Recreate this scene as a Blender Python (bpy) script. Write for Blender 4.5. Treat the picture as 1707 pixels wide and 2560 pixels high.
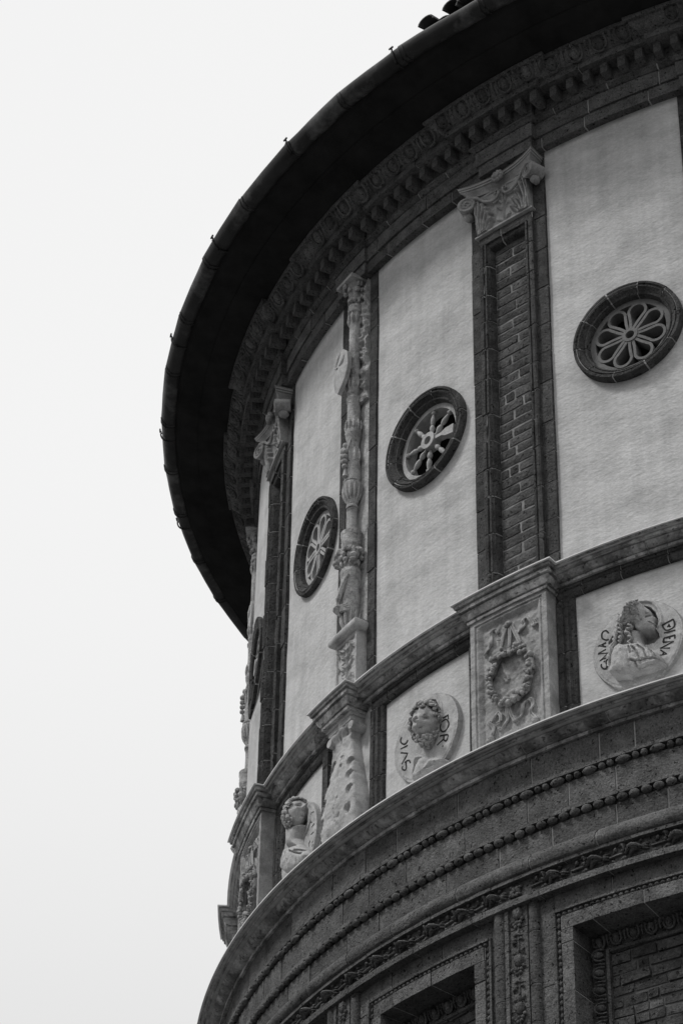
import bpy, math, random
import numpy as np

# ---------------------------------------------------------------- scene, camera, light
for _o in list(bpy.data.objects):
    bpy.data.objects.remove(_o, do_unlink=True)
S = bpy.context.scene
COL = S.collection
RAD = 8.0            # radius of the plastered drum, metres
EYE = 1.6            # all heights v below are measured from the eye
PI = math.pi

def cam_matrix(yaw, pit, roll):
    cy, sy, cp, sp = math.cos(yaw), math.sin(yaw), math.cos(pit), math.sin(pit)
    fw = np.array([-sy*cp, cy*cp, sp]); rt = np.array([cy, sy, 0.0]); up = np.cross(rt, fw)
    c, s = math.cos(roll), math.sin(roll)
    return fw, c*rt + s*up, -s*rt + c*up
fw, rt, up = cam_matrix(0.24925177, 0.6728326, 0.01948107)
cd = bpy.data.cameras.new('camera'); cam = bpy.data.objects.new('camera', cd); COL.objects.link(cam)
from mathutils import Matrix, Vector
cam.matrix_world = Matrix(((rt[0], up[0], -fw[0], 0.0), (rt[1], up[1], -fw[1], -28.5926),
                           (rt[2], up[2], -fw[2], EYE), (0, 0, 0, 1)))
cd.sensor_fit = 'HORIZONTAL'; cd.sensor_width = 24.0; cd.lens = 7178.39/1707*24.0
cd.clip_start = 0.1; cd.clip_end = 3000
S.camera = cam
S.render.resolution_x, S.render.resolution_y = 682, 1024

SUN_EL, SUN_AZ = math.radians(52), math.radians(-66)   # azimuth measured from straight at the viewer's side
W = bpy.data.worlds.new('World'); S.world = W; W.use_nodes = True
nt = W.node_tree; nt.nodes.clear()
out = nt.nodes.new('ShaderNodeOutputWorld'); bg = nt.nodes.new('ShaderNodeBackground')
sky = nt.nodes.new('ShaderNodeTexSky'); sky.sky_type = 'NISHITA'; sky.sun_disc = False
sky.sun_elevation = SUN_EL; sky.sun_rotation = math.radians(180) + SUN_AZ
sky.air_density = 1.5; sky.dust_density = 4.0
bw = nt.nodes.new('ShaderNodeRGBToBW')                  # black-and-white overcast: grey sky veiled by an even cloud layer
ma = nt.nodes.new('ShaderNodeMath'); ma.operation = 'MULTIPLY_ADD'
ma.inputs[1].default_value = 0.8; ma.inputs[2].default_value = 7.5
nt.links.new(sky.outputs[0], bw.inputs[0]); nt.links.new(bw.outputs[0], ma.inputs[0])
geo = nt.nodes.new('ShaderNodeTexCoord'); sep = nt.nodes.new('ShaderNodeSeparateXYZ')
nt.links.new(geo.outputs['Generated'], sep.inputs[0])
hz = nt.nodes.new('ShaderNodeMapRange'); hz.interpolation_type = 'SMOOTHSTEP'   # overcast: bright overhead, dull towards the town's horizon
hz.inputs['From Min'].default_value = -0.05; hz.inputs['From Max'].default_value = 0.66
hz.inputs['To Min'].default_value = 0.15; hz.inputs['To Max'].default_value = 1.0
nt.links.new(sep.outputs['Z'], hz.inputs['Value'])
mz = nt.nodes.new('ShaderNodeMath'); mz.operation = 'MULTIPLY'
nt.links.new(ma.outputs[0], mz.inputs[0]); nt.links.new(hz.outputs[0], mz.inputs[1])
nt.links.new(mz.outputs[0], bg.inputs[0]); bg.inputs[1].default_value = 0.1
nt.links.new(bg.outputs[0], out.inputs[0])
sd = bpy.data.lights.new('sun', 'SUN'); sd.energy = 2.1; sd.angle = math.radians(11); sd.color = (1.0, 0.995, 0.985)
sun = bpy.data.objects.new('sun', sd); COL.objects.link(sun)
_d = Vector((math.sin(SUN_AZ)*math.cos(SUN_EL), -math.cos(SUN_AZ)*math.cos(SUN_EL), math.sin(SUN_EL)))
sun.rotation_euler = _d.to_track_quat('Z', 'Y').to_euler(); sun.location = _d*60
S.view_settings.view_transform = 'Standard'; S.view_settings.look = 'None'
S.view_settings.exposure = 0.0; S.view_settings.gamma = 1.0
S.render.engine = 'CYCLES'

# ---------------------------------------------------------------- materials (the photograph is black and white: all greys)
def mat(name, lo, hi, scale=6.0, rough=0.85, bump=0.3, bscale=40.0, island=0.0, pits=0.0, pscale=60.0, light=None, lscale=3.0,
        lamt=0.5, stretch=(1, 1, 1), rot=(0, 0, 0), bdist=0.01, fine=0.0, spec=0.12, streak=0.0, soot=0.0, sscale=3.0):
    m = bpy.data.materials.new(name); m.use_nodes = True
    t = m.node_tree; N = t.nodes; L = t.links
    b = N['Principled BSDF']; b.inputs['Roughness'].default_value = rough
    if 'Specular IOR Level' in b.inputs: b.inputs['Specular IOR Level'].default_value = spec
    tc = N.new('ShaderNodeTexCoord'); mp = N.new('ShaderNodeMapping')
    mp.inputs['Scale'].default_value = stretch; mp.inputs['Rotation'].default_value = rot
    L.new(tc.outputs['Object'], mp.inputs['Vector'])
    def noise(sc, det=4.0, ro=0.6, vec=mp.outputs[0]):
        n = N.new('ShaderNodeTexNoise'); n.inputs['Scale'].default_value = sc
        n.inputs['Detail'].default_value = det; n.inputs['Roughness'].default_value = ro
        L.new(vec, n.inputs['Vector']); return n.outputs['Fac']
    def ramp(x, a, c):
        r = N.new('ShaderNodeMapRange'); r.inputs['From Min'].default_value = a; r.inputs['From Max'].default_value = c
        L.new(x, r.inputs['Value']); return r.outputs[0]
    def mth(op, a, c):
        q = N.new('ShaderNodeMath'); q.operation = op
        for i, z in enumerate((a, c)):
            if isinstance(z, (int, float)): q.inputs[i].default_value = z
            else: L.new(z, q.inputs[i])
        return q.outputs[0]
    v = ramp(noise(scale), 0.3, 0.7)
    v = mth('ADD', mth('MULTIPLY', v, hi - lo), lo)
    if fine:
        v = mth('MULTIPLY', v, mth('ADD', mth('MULTIPLY', ramp(noise(pscale*1.7, 2.0), 0.3, 0.7), fine), 1 - fine/2))
    if streak:                                           # rain streaks: noise drawn out downwards
        m2 = N.new('ShaderNodeMapping'); m2.inputs['Scale'].default_value = (7.0, 7.0, 0.45)
        L.new(tc.outputs['Object'], m2.inputs['Vector'])
        s_ = ramp(noise(1.0, 5.0, 0.65, m2.outputs[0]), 0.30, 0.68)
        v = mth('MULTIPLY', v, mth('ADD', mth('MULTIPLY', s_, streak), 1 - streak*0.6))
    if light is not None:
        k = mth('MULTIPLY', ramp(noise(lscale, 5.0, 0.7), 0.5, 0.68), lamt)
        v = mth('ADD', mth('MULTIPLY', v, mth('SUBTRACT', 1.0, k)), mth('MULTIPLY', k, light))
    if soot:                                             # sooty patches with ragged edges
        k = mth('MULTIPLY', ramp(noise(sscale, 6.0, 0.72), 0.46, 0.66), soot)
        v = mth('MULTIPLY', v, mth('SUBTRACT', 1.0, k))
    if island:
        g = N.new('ShaderNodeNewGeometry')
        v = mth('MULTIPLY', v, mth('ADD', mth('MULTIPLY', g.outputs['Random Per Island'], island), 1 - island/2))
    h = noise(bscale, 5.0, 0.65)
    if pits:
        p = ramp(noise(pscale, 2.0, 0.5, tc.outputs['Object']), 0.36, 0.30)
        v = mth('MULTIPLY', v, mth('SUBTRACT', 1.0, mth('MULTIPLY', p, pits)))
        h = mth('SUBTRACT', h, p)
    cc = N.new('ShaderNodeCombineColor')
    for i in range(3): L.new(v, cc.inputs[i])
    L.new(cc.outputs[0], b.inputs['Base Color'])
    if bump:
        bp = N.new('ShaderNodeBump'); bp.inputs['Strength'].default_value = bump; bp.inputs['Distance'].default_value = bdist
        L.new(h, bp.inputs['Height']); L.new(bp.outputs[0], b.inputs['Normal'])
    return m
M = {}
M['plaster'] = mat('plaster', 0.45, 0.55, 0.8, 0.9, 0.5, 13.0, light=0.64, lscale=2.6, lamt=0.35, streak=0.20, soot=0.22, sscale=1.7, stretch=(1, 1, 1.9), rot=(0.5, 0.5, 0), bdist=0.025, fine=0.22, pscale=20)
M['terra'] = mat('terracotta', 0.070, 0.138, 5.0, 0.85, 0.9, 38.0, island=0.5, pits=0.85, pscale=36, light=0.20, lscale=7, lamt=0.45, fine=0.8, bdist=0.035)
M['terra_dark'] = mat('dark_terracotta', 0.040, 0.084, 5.0, 0.85, 0.9, 38.0, island=0.5, pits=0.85, pscale=36, light=0.15, lscale=7, lamt=0.4, fine=0.8, bdist=0.035)
M['mortar'] = mat('mortar', 0.28, 0.52, 9.0, 0.95, 0.3)
M['weather'] = mat('weathered_terracotta', 0.11, 0.34, scale=5.0, rough=0.9, bump=0.9, bscale=30.0, streak=0.7, island=0.25, pits=0.5, pscale=24, light=0.55, lscale=4.5, lamt=0.9, fine=0.5, bdist=0.02)
M['marble'] = mat('weathered_marble', 0.35, 0.49, soot=0.45, sscale=6.0, scale=7.0, rough=0.75, bump=0.6, bscale=38.0, light=0.60, lscale=12, lamt=0.4, pits=0.18, pscale=60, fine=0.4)
M['greystone'] = mat('grey_marble', 0.26, 0.38, scale=7.0, rough=0.75, bump=0.6, bscale=38.0, soot=0.5, sscale=5.0, light=0.46, lscale=10, lamt=0.4, pits=0.18, pscale=60, fine=0.4)
M['rough'] = mat('rough_marble', 0.34, 0.52, scale=8.0, rough=0.9, bump=1.0, bscale=34.0, soot=0.5, sscale=5.0, pits=0.3, pscale=60, bdist=0.02, fine=0.5)
M['tracery'] = mat('dark_tracery_stone', 0.13, 0.19, 9.0, 0.85, 0.4, pits=0.3, fine=0.3)
M['letter'] = mat('letter_black', 0.02, 0.035, 12.0, 0.8, 0.0)
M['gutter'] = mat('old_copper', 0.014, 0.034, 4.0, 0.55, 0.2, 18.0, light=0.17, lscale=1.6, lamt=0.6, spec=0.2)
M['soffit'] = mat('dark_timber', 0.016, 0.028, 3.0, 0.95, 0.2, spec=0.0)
M['lead'] = mat('pale_lead_flashing', 0.55, 0.72, 6.0, 0.6, 0.1)
M['tile'] = mat('roof_tile', 0.05, 0.10, 5.0, 0.9, 0.3, island=0.5)
M['brick'] = mat('dark_brick', 0.05, 0.105, 7.0, 0.95, 1.0, 30.0, island=0.6, pits=0.6, pscale=24, bdist=0.03, fine=0.6, light=0.2, lscale=5, lamt=.3)
M['paving'] = mat('stone_paving', 0.08, 0.14, 0.7, 0.9, 0.2, 8.0)
M['oldmortar'] = mat('old_mortar', 0.14, 0.29, 9.0, 0.95, 0.4)
M['darkmortar'] = mat('dark_mortar', 0.07, 0.13, 9.0, 0.95, 0.4)
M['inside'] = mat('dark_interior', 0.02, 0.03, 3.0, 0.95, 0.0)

# ---------------------------------------------------------------- mesh builder in drum coordinates: u along the wall, v up, n outwards
def CYL(u, v, n):
    a = u/RAD
    return ((RAD+n)*math.sin(a), -(RAD+n)*math.cos(a), v+EYE)
def FLAT(u, v, n): return (u, -n, v)

class MB:
    def __init__(s): s.v = []; s.f = []; s.m = []
    def add(s, vs, fs, mi=0):
        o = len(s.v); s.v += [tuple(map(float, p)) for p in vs]
        s.f += [tuple(i+o for i in f) for f in fs]; s.m += [mi]*len(fs)
    def grid(s, rows, mi=0, cu=False, cv=False):
        nr, nc = len(rows), len(rows[0]); vs = [p for r in rows for p in r]; fs = []
        for i in range(nr if cv else nr-1):
            for j in range(nc if cu else nc-1):
                i2, j2 = (i+1) % nr, (j+1) % nc
                fs.append((i*nc+j, i*nc+j2, i2*nc+j2, i2*nc+j))
        s.add(vs, fs, mi)
    def box(s, u0, u1, v0, v1, n0, n1, mi=0):
        vs = [(u, v, n) for n in (n0, n1) for v in (v0, v1) for u in (u0, u1)]
        s.add(vs, [(0, 2, 3, 1), (4, 5, 7, 6), (0, 1, 5, 4), (2, 6, 7, 3), (0, 4, 6, 2), (1, 3, 7, 5)], mi)
    def tube(s, path, r, seg=8, mi=0, squash=1.0, closed=False):
        P = [np.array(p, float) for p in path]; k = len(P)
        R = r if isinstance(r, (list, tuple)) else [r]*k
        rows = []
        for i in range(k):
            a = P[i-1] if (i > 0 or closed) else P[i]; b = P[(i+1) % k] if (i < k-1 or closed) else P[i]
            t = b-a; t = t/(np.linalg.norm(t)+1e-9)
            ref = np.array([0, 0, 1.0]) if abs(t[2]) < 0.9 else np.array([0, 1.0, 0])
            x = np.cross(t, ref); x /= np.linalg.norm(x)+1e-9; y = np.cross(x, t)
            rows.append([P[i] + x*R[i]*math.cos(q) + y*R[i]*squash*math.sin(q) for q in [2*PI*j/seg for j in range(seg)]])
        s.grid(rows, mi, cu=True, cv=closed)
        if not closed:
            o = len(s.v)-k*seg
            s.f += [tuple(o+j for j in range(seg))[::-1], tuple(o+(k-1)*seg+j for j in range(seg))]; s.m += [mi]*2
    def ell(s, c, r, seg=10, rings=7, mi=0, rot=None, lump=0.0, rnd=random):
        r = (r, r, r) if isinstance(r, (int, float)) else r
        vs = []; fs = []
        ca, sa = (math.cos(rot), math.sin(rot)) if rot else (1, 0)
        for i in range(rings+1):
            th = PI*i/rings
            for j in range(seg):
                ph = 2*PI*j/seg; k = 1+lump*(rnd.random()-0.5)
                x, y, z = r[0]*math.sin(th)*math.cos(ph)*k, r[1]*math.cos(th)*k, r[2]*math.sin(th)*math.sin(ph)*k
                vs.append((c[0]+ca*x-sa*y, c[1]+sa*x+ca*y, c[2]+z))
        for i in range(rings):
            for j in range(seg):
                fs.append((i*seg+j, i*seg+(j+1) % seg, (i+1)*seg+(j+1) % seg, (i+1)*seg+j))
        s.add(vs, fs, mi)
    def lathe(s, prof, c=(0, 0), seg=28, mi=0, fn=None, a0=0.0, a1=2*PI):
        # prof: (v, radius); axis vertical through u=c[0], n=c[1]
        full = abs(a1-a0-2*PI) < 1e-6; cnt = seg if full else seg+1
        rows = []
        for v, r in prof:
            row = []
            for j in range(cnt):
                q = a0+(a1-a0)*j/seg; rr = r*(1+(fn(q, v) if fn else 0))
                row.append((c[0]+rr*math.cos(q), v, c[1]+rr*math.sin(q)))
            rows.append(row)
        s.grid(rows, mi, cu=full)
    def prism(s, poly, n0, n1, mi=0):
        k = len(poly)
        s.add([(u, v, n0) for u, v in poly]+[(u, v, n1) for u, v in poly],
              [tuple(range(k))[::-1], tuple(range(k, 2*k))]+[(i, (i+1) % k, k+(i+1) % k, k+i) for i in range(k)], mi)
    def ribbon(s, path, w, n0, n1, closed=False, mi=0):
        # flat bar of width w following a 2-D path in (u, v), extruded from n0 to n1
        P = [np.array(p, float) for p in path]; k = len(P); rows = []
        for i in range(k):
            a = P[i-1] if (i > 0 or closed) else P[i]; b = P[(i+1) % k] if (i < k-1 or closed) else P[i]
            t = b-a; t = t/(np.linalg.norm(t)+1e-9); x = np.array([-t[1], t[0]])*w/2
            rows.append([(P[i][0]+x[0], P[i][1]+x[1], n0), (P[i][0]+x[0], P[i][1]+x[1], n1),
                         (P[i][0]-x[0], P[i][1]-x[1], n1), (P[i][0]-x[0], P[i][1]-x[1], n0)])
        s.grid(rows, mi, cu=True, cv=closed)
        if not closed:
            o = len(s.v)-4*k; s.f += [(o+3, o+2, o+1, o), (o+4*k-4, o+4*k-3, o+4*k-2, o+4*k-1)]; s.m += [mi]*2
    def blocks(s, prof, axis, s0, s1, blk, gap=0.016, mi=0, mo=1, seed=0, step=0.10, jit=0.003, var=0.25, core=True, caps=True, wob=0.002):
        # a moulding cut into single terracotta blocks with real open joints over a mortar core.
        # axis 'u': prof = (n, v);  axis 'v': prof = (u, n)
        R = random.Random(seed)
        def pt(p, t): return (t, p[1], p[0]) if axis == 'u' else (p[0], t, p[1])
        k = len(prof); t = s0; first = True
        cen = (sum(p[0] for p in prof)/k, sum(p[1] for p in prof)/k)
        while t < s1-1e-6:
            ln = blk*(1+var*(R.random()*2-1))
            if first: ln *= 0.35+0.65*R.random(); first = False
            e = min(s1, t+ln)
            if s1-e < blk*0.25: e = s1
            a, b = t+gap/2, e-gap/2
            nc = max(2, int((b-a)/step)+1); dj = (R.random()*2-1)*jit
            cols = [a+(b-a)*i/(nc-1) for i in range(nc)]
            rows = []
            for q in cols:
                row = []
                for p in prof:
                    w = (R.random()*2-1)*wob
                    pp = (p[0]+dj+w, p[1]) if axis == 'u' else (p[0]+w*0.5, p[1]+dj+w)
                    row.append(pt(pp, q))
                rows.append(row)
            s.grid(rows, mi)
            if caps:
                o = len(s.v)-nc*k
                s.f += [tuple(o+j for j in range(k))[::-1], tuple(o+(nc-1)*k+j for j in range(k))]; s.m += [mi]*2
            t = e
        if core:
            nc = max(2, int((s1-s0)/0.2)+1); rows = []
            for i in range(nc):
                q = s0+(s1-s0)*i/(nc-1)
                if axis == 'u':
                    hh = max(0.02, max(p[1] for p in prof)-min(p[1] for p in prof))
                    rows.append([pt((p[0]-0.010, cen[1]+(p[1]-cen[1])*(1-0.009/hh)), q) for p in prof])
                else:
                    hh = max(0.02, max(p[0] for p in prof)-min(p[0] for p in prof))
                    rows.append([pt((cen[0]+(p[0]-cen[0])*(1-0.009/hh), p[1]-0.010), q) for p in prof])
            s.grid(rows, mo)
    def sweep(s, prof, u0, u1, step=0.12, mi=0, dz=0.0, cap=True):
        nc = max(2, int(abs(u1-u0)/step)+1)
        s.grid([[(u0+(u1-u0)*i/(nc-1), p[1]+dz, p[0]) for p in prof] for i in range(nc)], mi)
        if cap:
            k = len(prof); o = len(s.v)-nc*k
            s.f += [tuple(o+j for j in range(k))[::-1], tuple(o+(nc-1)*k+j for j in range(k))]; s.m += [mi]*2
    def ressaut(s, prof, uc, hw, e, step=0.12, mi=0, dz=-0.003, back=-0.03):
        # the same moulding breaking forward over a pilaster: mitred returns at both ends
        nc = max(3, int(2*hw/step)+1); rows = []
        for i in range(-1, nc+1):
            row = []
            for p, z in prof:
                h = hw+max(p, 0); j = min(max(i, 0), nc-1)
                row.append((uc-h+2*h*j/(nc-1), z+dz, p+e if 0 <= i < nc else back))
            rows.append(row)
        s.grid(rows, mi)

def obj(name, mb, mats, parent=None, mp=CYL, sharp=35, label=None, kind=None, loc=None, rotz=0.0):
    me = bpy.data.meshes.new(name)
    me.from_pydata([mp(*p) for p in mb.v], [], mb.f)
    mats = mats if isinstance(mats, (list, tuple)) else [mats]
    for m in mats: me.materials.append(M[m])
    if len(mats) > 1: me.polygons.foreach_set('material_index', mb.m)
    me.update()
    import bmesh
    bm = bmesh.new(); bm.from_mesh(me); bmesh.ops.recalc_face_normals(bm, faces=bm.faces); bm.to_mesh(me); bm.free()
    me.shade_smooth(); me.set_sharp_from_angle(angle=math.radians(sharp))
    o = bpy.data.objects.new(name, me); COL.objects.link(o)
    if parent: o.parent = parent
    if loc: o.location = loc
    o.rotation_euler[2] = rotz
    if label: o['label'] = label
    if kind: o['kind'] = kind
    return o

def thing(name, label, cat, loc=(0, 0, 0), rotz=0.0, group=None):
    o = bpy.data.objects.new(name, None); COL.objects.link(o); o.location = loc; o.rotation_euler[2] = rotz
    o.empty_display_size = 0.3; o['label'] = label; o['category'] = cat
    if group: o['group'] = group
    return o

def dup(src, rotz, label=None):
    """copy of a part with its sub-parts, turned about the axis of the drum"""
    c = src.copy(); COL.objects.link(c); c.parent = src.parent; c.rotation_euler[2] = rotz
    if label: c['label'] = label
    for ch in list(src.children):
        d = ch.copy(); COL.objects.link(d); d.parent = c
    return c

# ---------------------------------------------------------------- relief carving: a height field built from inflated outlines and strokes
def seg_dist(U, V, pts, closed):
    P = np.array(pts, float); k = len(P); D = np.full(U.shape, 1e9)
    for i in range(k if closed else k-1):
        a, b = P[i], P[(i+1) % k]; ab = b-a
        t = np.clip(((U-a[0])*ab[0]+(V-a[1])*ab[1])/(ab@ab+1e-12), 0, 1)
        D = np.minimum(D, np.hypot(U-a[0]-t*ab[0], V-a[1]-t*ab[1]))
    return D
def inside(U, V, pts):
    r = np.zeros(U.shape, bool); k = len(pts)
    for i in range(k):
        x1, y1 = pts[i]; x2, y2 = pts[(i+1) % k]
        if y1 == y2: continue
        r ^= ((y1 > V) != (y2 > V)) & (U < (x2-x1)*(V-y1)/(y2-y1)+x1)
    return r
def vnoise(U, V, sc, seed=0):
    R = np.random.RandomState(seed); g = R.rand(64, 64)
    x, y = U*sc+17.3, V*sc+9.1; xi, yi = np.floor(x).astype(int), np.floor(y).astype(int)
    fx, fy = x-xi, y-yi; fx = fx*fx*(3-2*fx); fy = fy*fy*(3-2*fy)
    G = lambda a, b: g[a % 64, b % 64]
    return (G(xi, yi)*(1-fx)+G(xi+1, yi)*fx)*(1-fy)+(G(xi, yi+1)*(1-fx)+G(xi+1, yi+1)*fx)*fy
class Relief:
    def __init__(s, u0, u1, v0, v1, res, base=0.0):
        s.nu, s.nv = max(2, int((u1-u0)/res)+1), max(2, int((v1-v0)/res)+1)
        s.U, s.V = np.meshgrid(np.linspace(u0, u1, s.nu), np.linspace(v0, v1, s.nv))
        s.H = np.full(s.U.shape, float(base)); s.mask = np.ones(s.U.shape, bool)
    def dome(s, pts, h, d, n0=None, add=False):
        D = seg_dist(s.U, s.V, pts, True); I = inside(s.U, s.V, pts)
        t = np.clip(D/d, 0, 1); f = np.sqrt(np.maximum(0, 1-(1-t)**2))*h
        if add: s.H = np.where(I, s.H+f, s.H)
        else: s.H = np.where(I, np.maximum(s.H, (0 if n0 is None else n0)+f), s.H)
        return I
    def sink(s, pts, n0): s.H = np.where(inside(s.U, s.V, pts), n0, s.H)
    def stroke(s, pts, w, h, add=True):
        D = seg_dist(s.U, s.V, pts, False); f = np.sqrt(np.maximum(0, 1-(D/w)**2))*h
        s.H = s.H+f if add else np.maximum(s.H, f)
    def strokemax(s, pts, w, n0, h):
        D = seg_dist(s.U, s.V, pts, False)
        s.H = np.where(D < w, np.maximum(s.H, n0+np.sqrt(np.maximum(0, 1-(D/w)**2))*h), s.H)
    def ball(s, cu, cv, r, n0, h, ru=None):
        q = 1-((s.U-cu)/(ru or r))**2-((s.V-cv)/r)**2
        s.H = np.where(q > 0, np.maximum(s.H, n0+np.sqrt(np.maximum(q, 0))*h), s.H)
    def noise(s, sc, amp, seed=0, where=None):
        d = (vnoise(s.U, s.V, sc, seed)-0.5)*2*amp
        s.H = s.H+d if where is None else np.where(where, s.H+d, s.H)
    def clip(s, keep, low=-0.02): s.H = np.where(keep, s.H, low); s.mask = keep
    def emit(s, mb, mi=0, skirt=None):
        k = s.mask; kk = k[:-1, :-1] | k[1:, :-1] | k[:-1, 1:] | k[1:, 1:]
        vs = np.stack([s.U, s.V, s.H], -1).reshape(-1, 3); nu = s.nu
        I, J = np.nonzero(kk); o = len(mb.v)
        mb.v += [tuple(p) for p in vs.tolist()]
        mb.f += [(o+i*nu+j, o+i*nu+j+1, o+(i+1)*nu+j+1, o+(i+1)*nu+j) for i, j in zip(I.tolist(), J.tolist())]
        mb.m += [mi]*len(I)
        if skirt is not None:
            A = [s.U, s.V, s.H]
            for e in ((0, slice(None)), (-1, slice(None)), (slice(None), 0), (slice(None), -1)):
                row = np.stack([a[e] for a in A], -1).tolist()
                mb.grid([[tuple(p) for p in row], [(p[0], p[1], skirt) for p in row]], mi)
        return mb

def soft(pts):
    if len(pts) < 5: return pts
    P = [np.array(p, float) for p in pts]; o = []
    for i in range(len(P)-1):
        a, b_, c, d = P[max(i-1, 0)], P[i], P[i+1], P[min(i+2, len(P)-1)]
        for t in (0, .25, .5, .75): o.append(tuple(.5*((2*b_)+(c-a)*t+(2*a-5*b_+4*c-d)*t*t+(3*b_-a-3*c+d)*t**3)))
    return o+[tuple(P[-1])]

# ---------------------------------------------------------------- outlines of the carvings, metres from each carving's centre
LADY = {
'letters':[[(0.267,0.116),(0.386,0.141)],[(0.386,0.141),(0.397,0.084),(0.383,0.047),(0.339,0.035),(0.303,0.041),(0.28,0.077),(0.267,0.116)],[(0.32,0.07),(0.336,0.102),(0.35,0.059)],[(0.327,0.08),(0.345,0.071)],[(0.28,0.017),(0.399,0.007)],[(0.276,-0.041),(0.392,-0.047)],[(0.276,-0.041),(0.265,-0.082)],[(0.334,-0.044),(0.336,-0.072)],[(0.392,-0.047),(0.387,-0.086)],[(0.262,-0.081),(0.373,-0.113),(0.23,-0.143),(0.332,-0.177)],[(0.218,-0.22),(0.295,-0.232),(0.232,-0.161)],[(0.253,-0.224),(0.263,-0.196)],[(-0.301,0.234),(-0.322,0.271),(-0.355,0.273),(-0.374,0.245),(-0.371,0.202),(-0.337,0.167),(-0.304,0.161)],[(-0.332,0.133),(-0.418,0.126),(-0.337,0.089)],[(-0.368,0.13),(-0.367,0.103)],[(-0.422,0.034),(-0.337,0.056)],[(-0.422,0.034),(-0.313,0.006),(-0.41,-0.058),(-0.34,-0.043)],[(-0.3,-0.077),(-0.332,-0.068),(-0.343,-0.095),(-0.335,-0.133),(-0.346,-0.163),(-0.375,-0.155),(-0.396,-0.122),(-0.392,-0.096)],[(-0.365,-0.072),(-0.36,-0.08)]],
'recess':[(-0.218,0.163),(-0.219,0.277),(-0.182,0.355),(-0.127,0.419),(-0.047,0.46),(0.042,0.457),(0.105,0.441),(0.166,0.4),(0.217,0.317),(0.243,0.223),(0.235,0.148),(0.208,0.108),(0.244,0.039),(0.247,-0.011),(0.189,-0.06),(0.077,-0.047),(-0.254,-0.048),(-0.316,0.033),(-0.33,0.137),(-0.281,0.203)],
'halo':[(-0.122,0.411),(-0.043,0.452),(0.047,0.449),(0.109,0.435),(0.17,0.396),(0.227,0.307),(0.253,0.213),(0.248,0.137),(0.216,0.106)],
'body':[(-0.23,-0.328),(-0.215,-0.146),(-0.184,-0.04),(-0.132,-0.025),(-0.045,-0.037),(0.054,-0.061),(0.089,-0.095),(0.171,-0.167),(0.229,-0.235),(0.244,-0.282),(0.236,-0.321),(0.282,-0.351),(0.153,-0.381),(-0.043,-0.361),(-0.063,-0.384),(-0.174,-0.342)],
'sleeve':[(-0.227,-0.322),(-0.208,-0.149),(-0.172,-0.065),(-0.108,-0.041),(-0.06,-0.087),(-0.04,-0.192),(-0.043,-0.354),(-0.124,-0.361)],
'cuff':[(-0.23,-0.324),(-0.22,-0.262),(-0.181,-0.236),(-0.119,-0.259),(-0.09,-0.305),(-0.093,-0.366)],
'folds':[[(0.001,-0.111),(0.047,-0.19),(0.079,-0.285)],[(0.051,-0.108),(0.115,-0.194),(0.14,-0.287)],[(0.1,-0.126),(0.175,-0.216),(0.213,-0.285)],[(-0.035,-0.09),(-0.014,-0.174)],[(-0.019,-0.256),(0.029,-0.287),(0.037,-0.366)],[(0.041,-0.292),(0.133,-0.298),(0.224,-0.31)],[(0.05,-0.35),(0.149,-0.352),(0.24,-0.35)]],
'neck':[(-0.059,0.165),(0.056,0.099),(0.047,0.04),(0.05,-0.017),(0.089,-0.095),(-0.034,-0.076),(-0.054,0.022)],
'face':[(0.053,0.377),(0.108,0.352),(0.149,0.305),(0.162,0.258),(0.172,0.229),(0.202,0.206),(0.188,0.184),(0.181,0.165),(0.189,0.141),(0.179,0.131),(0.184,0.101),(0.167,0.079),(0.123,0.074),(0.062,0.083),(0.014,0.123),(-0.006,0.215),(0.012,0.314)],
'hair':[(-0.122,0.31),(-0.048,0.373),(0.029,0.404),(0.096,0.371),(0.114,0.29),(0.095,0.226),(0.067,0.187),(0.028,0.159),(-0.058,0.193),(-0.123,0.161),(-0.136,0.223)],
'locks':[[(-0.115,0.307),(-0.142,0.169),(-0.127,0.078),(-0.147,0.002)],[(-0.105,0.254),(-0.149,0.143),(-0.172,0.068),(-0.209,-0.023),(-0.238,-0.102),(-0.255,-0.179),(-0.237,-0.221)],[(-0.021,0.178),(-0.011,0.118),(-0.068,0.112),(-0.016,0.022),(-0.042,-0.045)],[(-0.07,0.197),(-0.117,0.152),(-0.115,0.06),(-0.15,0.003)],[(-0.095,0.207),(-0.165,0.093),(-0.195,-0.014),(-0.231,-0.091),(-0.248,-0.168)]],
'eye':[[(0.132,0.23),(0.157,0.224)],[(0.153,0.151),(0.18,0.141)]],
}
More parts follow.
